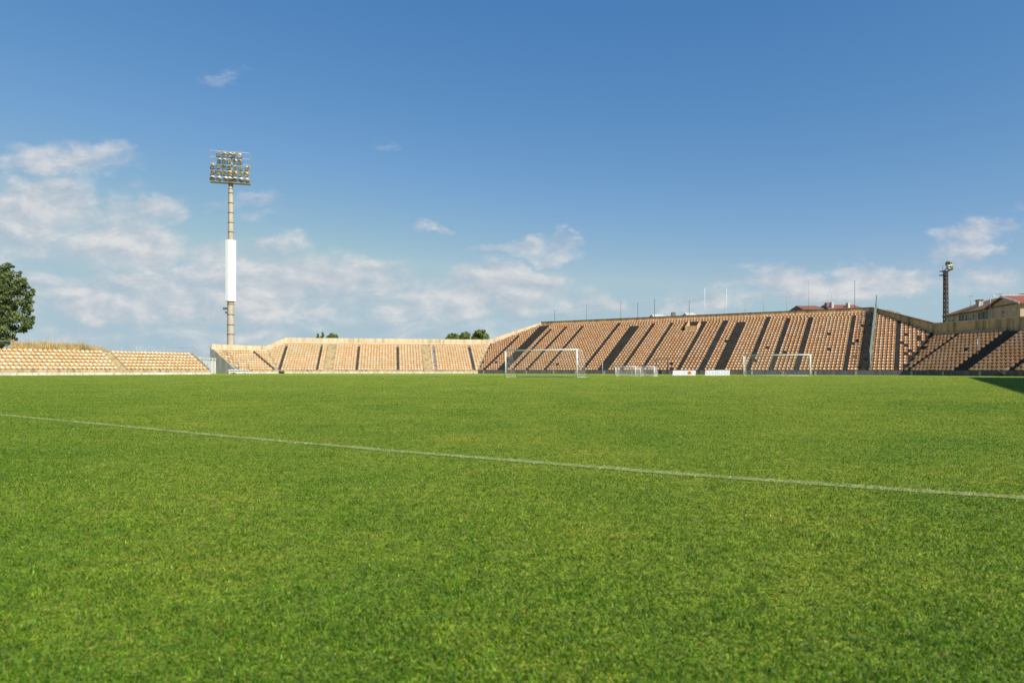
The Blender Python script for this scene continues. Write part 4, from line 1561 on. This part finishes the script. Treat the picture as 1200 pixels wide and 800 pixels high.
# gable fronted building
g0 = at(1158.5, 360.5, 95.0); ge = g0.z; g0.z = 0
Lg = 7.6
g1 = g0 - Dh * Lg
root = thing('gabled_house', 'ochre gable fronted house with red tiled roof at the photo edge', 'house', g0.lerp(g1, 0.5))
apex = g0.lerp(g1, 0.5) + up3 * at(0, 348.5, 91.3).z
WG = 14.0
pts = [g0, g1, g1 + up3 * ge, Vector((apex.x, apex.y, apex.z)), g0 + up3 * ge]
b = MB(); b.poly_prism(pts, -Nh * WG); b.build('wall', M['stucco'], root)
b = MB()
for s_, q in ((1, g0), (-1, g1)):
    o1 = q + Dh * s_ * 0.5 + up3 * (ge - 0.16)
    v = [apex + Nh * 0.35 + up3 * 0.05, o1 + Nh * 0.35, o1 - Nh * (WG + .3), apex - Nh * (WG + .3) + up3 * 0.05]
    if s_ < 0:
        v = v[::-1]
    b.prism8([x for x in v] + [x + up3 * 0.2 for x in v])
rf_ = b.build('roof', M['roof_tile'], root)
b = MB()
b.bar(apex + Nh * 0.36 + up3 * 0.32, apex - Nh * (WG + .3) + up3 * 0.32, 0.34, 0.14)
b.build('ridge_cap', M['whitewash'], rf_)
b = MB()
b.bar(apex + Nh * 0.40 + up3 * 0.14, g1 - Dh * 0.5 + Nh * 0.40 + up3 * (ge - 0.05), 0.1, 0.26)
b.build('verge_board', M['whitewash'], rf_)
b = MB()
b.bar(g0 + Nh * 0.06 + up3 * ge, g1 + Nh * 0.06 + up3 * ge, 0.12, 0.18)
b.build('string_course', M['coping'], root)
wall_window(root, g0.lerp(g1, 0.52) + up3 * (ge - 0.95), Dh, Nh, 1.0, 0.55, False)
b = MB(); b.box(g0.lerp(g1, .85) + Nh * .06 + up3 * (ge - .8), Dh * .3, Nh * .05, up3 * .22); b.build('wall_vent', M['stucco_pale'], root)
# thin tall pipe and roof aerials
q = at(1160.3, 348, 94.0)
root = thing('metal_pole', 'thin pale pole rising between the gabled house and the long house', 'pole', (q.x, q.y, 0))
b = MB(); b.tube([(q.x, q.y, 0), (q.x, q.y, q.z), (q.x + .35, q.y, q.z + .15)], 0.06, 6); b.build('shaft', M['galv'], root, True)
b = MB(); b.box((q.x + .5, q.y, q.z + .15), (.22, 0, 0), (0, .12, 0), (0, 0, .06)); b.build('lamp_head', M['lamp_case'], root)

def aerial(px, py0, py1, Y, label):
    a_, c_ = at(px, py0, Y), at(px, py1, Y)
    root = thing('roof_aerial', label, 'aerial', a_, 'television aerials on the roofs')
    b = MB(); b.tube([a_, c_], 0.035, 5); b.build('mast', M['pole_grey'], root, True)
    b = MB()
    b.bar(c_ + Vector((-.5, 0, -.1)), c_ + Vector((.5, 0, -.1)), 0.03)
    for k in range(5):
        b.bar(c_ + Vector((-.4 + .2 * k, -.25, -.1)), c_ + Vector((-.4 + .2 * k, .25, -.1)), 0.025)
    b.build('antenna', M['pole_grey'], root)


aerial(1137.5, 360, 346, 104, 'thin aerial on the mossy roof beside the white chimney')
aerial(1171, 352, 343, 96, 'thin aerial behind the gable peak')

# red roofed building behind the main stand
def roof_house(px0, px1, py_ridge, py_eave, Y, roof, label, chimneys, depth=9, name='house', wallm='stucco'):
    a_, c_ = at(px0, py_eave, Y), at(px1, py_eave, Y)
    ez = a_.z
    rz = at(0, py_ridge, Y + depth / 2).z
    a_.z = c_.z = 0
    root = thing(name, label, 'house', (a_ + c_) / 2)
    back = Vector((0, depth, 0))
    b = MB(); p = [a_ + Vector((.3, .3, 0)), c_ + Vector((-.3, .3, 0)), c_ + back + Vector((-.3, -.3, 0)), a_ + back + Vector((.3, -.3, 0))]
    b.prism8(p + [q + up3 * ez for q in p]); b.build('wall', M[wallm], root)
    b = MB()
    e = [a_ + up3 * (ez + .003), c_ + up3 * (ez + .003), c_ + back + up3 * (ez + .003), a_ + back + up3 * (ez + .003)]
    i_ = min(0.9, (px1 - px0) / F * Y * 0.1)
    r0, r1 = a_ + back / 2 + Vector((i_, 0, rz)), c_ + back / 2 + Vector((-i_, 0, rz))
    b.add(e + [r0, r1], [(0, 1, 5, 4), (1, 2, 5), (2, 3, 4, 5), (3, 0, 4), (3, 2, 1, 0)])
    rf = b.build('roof', M[roof], root)
    for (px, py, wd, mt) in chimneys:
        q = at(px, py, Y + 2)
        b = MB(); b.box((q.x, q.y, (q.z + ez) / 2 + 0.1), (wd, 0, 0), (0, .5, 0), (0, 0, (q.z - ez) / 2 + 0.1)); b.build('chimney', M[mt], rf)
    return root


roof_house(972.5, 1017.5, 356.8, 362.0, 138, 'roof_tile', 'long red roofed house seen over the tall end of the main stand', [(974.5, 354.8, 0.22, 'whitewash'), (993.5, 355.6, 0.22, 'stucco_pale')])
roof_house(941, 970, 357.8, 362.2, 140, 'roof_tile', 'short red roofed house just left of the long red roof', [(969.0, 355.4, 0.3, 'coping')])
roof_house(1036, 1056, 362.6, 366.5, 150, 'roof_tile', 'tiny red roof tip above the sloping parapet of the main stand', [])
roof_house(766, 782, 368.0, 371.5, 170, 'whitewash', 'low white rooftop peeping over the main stand wall', [], wallm='stucco_pale')
roof_house(806, 819, 366.2, 370.5, 172, 'whitewash', 'small pale rooftop beside the dark chimney over the main stand', [(789, 366.6, 0.5, 'coping')], wallm='stucco_pale')


# ------------------------------------------------------------------ trees
def leaf_cloud(b, clumps, per, size, jit=0.16):
    for (c, r, dens) in clumps:
        c = Vector(c)
        shade = random.uniform(0.2, 0.8)
        for _ in range(int(per * dens)):
            d = Vector((random.gauss(0, 1), random.gauss(0, 1), random.gauss(0, 1))).normalized()
            rr = r * (random.random() ** 0.45) * (0.8 + 0.35 * mnoise.noise(d * 1.7 + c))
            p = c + Vector((d.x, d.y, d.z * 0.8)) * rr
            n_ = (d + Vector((random.gauss(0, .7), random.gauss(0, .7), random.gauss(0.3, .7)))).normalized()
            x = n_.cross(Vector((random.random(), random.random(), random.random() + .1))).normalized()
            y = n_.cross(x)
            s_ = size * random.uniform(0.6, 1.35)
            k = len(b.v)
            b.v += [tuple(p - x * s_ * 0.5), tuple(p + y * s_ * 0.32 + n_ * s_ * .06), tuple(p + x * s_ * 0.55), tuple(p - y * s_ * 0.32 + n_ * s_ * .06)]
            b.f.append((k, k + 1, k + 2, k + 3))
            t = min(1, max(0, shade + random.uniform(-.35, .35)))
            b.tone += [t] * 4


def tree(loc, trunk_h, clumps, per, size, leaf, label, tr=0.3, name='tree', grp=None):
    loc = Vector(loc)
    root = thing(name, label, 'tree', loc, grp)
    b = MB()
    top = max(c[0][2] for c in clumps)
    mid = loc + Vector((random.uniform(-.2, .2), 0, trunk_h))
    b.tube([loc - up3 * 0.1, loc + up3 * trunk_h * 0.5 + Vector((.1, 0, 0)), mid, loc + Vector((0, 0, lerp(trunk_h, top, 0.6)))], [tr, tr * 0.8, tr * 0.65, tr * 0.25], 8)
    for (c, r, d_) in clumps:
        if r < 1.2 and tr > 0.35:
            continue
        c = Vector(c)
        st_ = loc + Vector((0, 0, max(trunk_h * 0.7, min(c.z - r * 0.6, lerp(trunk_h, top, 0.55)))))
        b.tube([st_, st_.lerp(c, 0.55) + Vector((0, 0, -.1 * r)), c], [tr * 0.35, tr * 0.2, tr * 0.07], 5)
    b.build('trunk', M['bark'], root, True)
    b = MB()
    leaf_cloud(b, clumps, per, size)
    b.build('crown', M[leaf], root)


TY = 100.0
tp = lambda px, py, dy=0.0: tuple(at(px, py, TY + dy))
cl = []
for (px, py, r, dn) in ((9, 312, 0.85, .7), (4, 318, 1.3, 1.0), (12, 322, 1.1, .9), (-5, 322, 1.5, 1.0), (22, 330, 1.0, .8), (8, 332, 1.8, 1.2), (-12, 334, 1.9, 1.2), (28, 336, 0.9, .7),
                        (20, 342, 1.5, 1.1), (34, 345, 0.75, .6), (4, 347, 2.0, 1.3), (-18, 348, 2.1, 1.3), (24, 354, 1.3, 1.0), (10, 360, 1.8, 1.2), (-8, 362, 2.1, 1.3), (29, 364, 0.9, .7),
                        (-26, 364, 1.8, 1.1), (31, 374, 0.85, .8), (18, 372, 1.5, 1.1), (2, 376, 1.9, 1.2), (-16, 378, 1.9, 1.2), (29, 381, 0.7, .7), (16, 385, 1.1, .9), (0, 389, 1.5, 1.1), (-14, 392, 1.5, 1.0), (10, 394, 0.9, .8), (6, 400, 1.2, 1.0), (-8, 402, 1.4, 1.0), (-26, 385, 1.4, .9)):
    cl.append((tp(px, py, random.uniform(-2.2, 2.2)), r, dn * r * r))
for (px, py) in ((1, 326), (4, 338), (0, 350), (5, 362), (1, 374), (3, 386)):
    cl.append((tp(px, py, -2.6), 1.0, 0.9))
for _ in range(80):
    t = random.random()
    py = lerp(310, 398, t)
    edge = np.interp(py, [306, 316, 328, 344, 358, 372, 384, 392, 400], [9, 17, 27, 37, 33, 35, 33, 18, 14])
    cl.append((tp(edge + random.uniform(-6, 4), py, random.uniform(-1.5, 1.5)), random.uniform(.22, .5), random.uniform(.10, .25)))
tb = at(2, 0, TY); tree((tb.x, tb.y, 0), 4.0, cl, 300, 0.29, 'leaf', 'large dark leafy tree rising behind the low stand at the photo edge', 0.4)

def far_tree(px, py_top, py_bot, wpx, Y, label, leaf='leaf_light', per=420, spiky=False):
    cx = at(px, 0, Y)
    zt, zb = at(0, py_top, Y).z, at(0, py_bot, Y).z
    hw = wpx / 2 / F * Y
    cl = []
    n_ = 12
    for k in range(n_):
        t = k / (n_ - 1)
        z = lerp(zb, zt - 0.3, t)
        prof = (1 - t) ** 0.9 * 0.9 + 0.08 if spiky else math.sqrt(max(0.03, 1 - (1.9 * t - 0.9) ** 2)) if t > 0.47 else 1.0
        for _ in range(1 if spiky and t > 0.6 else 2):
            a_ = random.uniform(0, 2 * PI)
            rr = hw * prof * random.uniform(0.2, 0.95)
            cl.append(((cx.x + math.cos(a_) * rr, cx.y + math.sin(a_) * rr, z), max(0.3, hw * prof * random.uniform(.4, .6)), max(0.12, prof * prof)))
    tree((cx.x, cx.y, 0), zb * 0.8, cl, per * 1.5, 0.34, leaf, label, 0.25, 'tree', 'trees beyond the sunlit stand')


far_tree(530, 389.8, 402, 16, 158, 'smallest leftmost bright green tree of three over the sunlit stand')
far_tree(546, 388.2, 402, 17, 160, 'middle bright green tree of three over the sunlit stand')
far_tree(563, 385.6, 402, 23, 157, 'broadest bright green tree next to the sloped parapet')
far_tree(372.5, 390.2, 400, 5, 165, 'tiny dark pointed tree tip at the start of its row', 'leaf', 120, True)
far_tree(378, 388.6, 400, 6, 166, 'tallest dark pointed tree tip above the cream rear wall', 'leaf', 140, True)
far_tree(390, 390.0, 402, 15, 164, 'low rounded green treetop above the cream rear wall', 'leaf_light', 240)

# ------------------------------------------------------------------ dry grass bank behind the low stand
b = MB()
nx, ny = 40, 8
H = []
for i in range(nx + 1):
    px = lerp(-60, 150, i / nx)
    for j in range(ny + 1):
        q = E.P(E.s_at(px, 8.0), 5.2 + j * 1.4, 0)
        t = j / ny
        env = math.sin(PI * min(1, t * 1.2 + 0.12)) ** 0.8
        e2 = min(1.0, max(0.0, (150 - px) / 45)) * min(1.0, max(0.0, (px - 4) / 16))
        z = 2.45 + env * (1.40 + 0.7 * mnoise.noise(Vector((px * .05, t * 2, 0)))) * e2 * 0.9
        if j == 0 or j == ny:
            z = 0 if j == ny else 1.8
        b.v.append((q.x, q.y, z))
for i in range(nx):
    for j in range(ny):
        a_ = i * (ny + 1) + j
        b.f.append((a_, a_ + ny + 1, a_ + ny + 2, a_ + 1))
kind(b.build('dry_bank_terrain', M['mound'], None, True), 'structure')
b2 = MB()
for _ in range(16000):
    px = random.uniform(13, 138)
    n = random.uniform(5.6, 12.5)
    q = E.P(E.s_at(px, n), n, 0)
    t = (n - 5.2) / (1.4 * ny)
    env = math.sin(PI * min(1, t * 1.2 + 0.12)) ** 0.8
    e2 = min(1.0, max(0.0, (150 - px) / 45))
    z = 2.4 + env * 1.4 * e2 * 0.9
    h_ = (random.uniform(0.25, 0.7) + (0.7 if random.random() < 0.04 else 0)) * max(0.25, 0.75 + 1.3 * mnoise.noise(Vector((px * .09, n * .6, 3)))) * (0.5 + 0.5 * e2)
    a_ = random.uniform(0, 2 * PI)
    l_ = Vector((math.cos(a_), math.sin(a_), 0)) * h_ * random.uniform(.1, .5)
    wv = Vector((-math.sin(a_), math.cos(a_), 0)) * 0.02
    k = len(b2.v)
    q.z = z
    b2.v += [tuple(q - wv), tuple(q + wv), tuple(q + l_ + up3 * h_)]
    b2.f.append((k, k + 1, k + 2))
    tn = random.random() * 0.72 if random.random() > 0.75 * math.exp(-((px - 99) / 4.5) ** 2) + 0.06 else 1.0
    b2.tone += [tn] * 3
kind(b2.build('dry_grass', M['straw']), 'stuff')
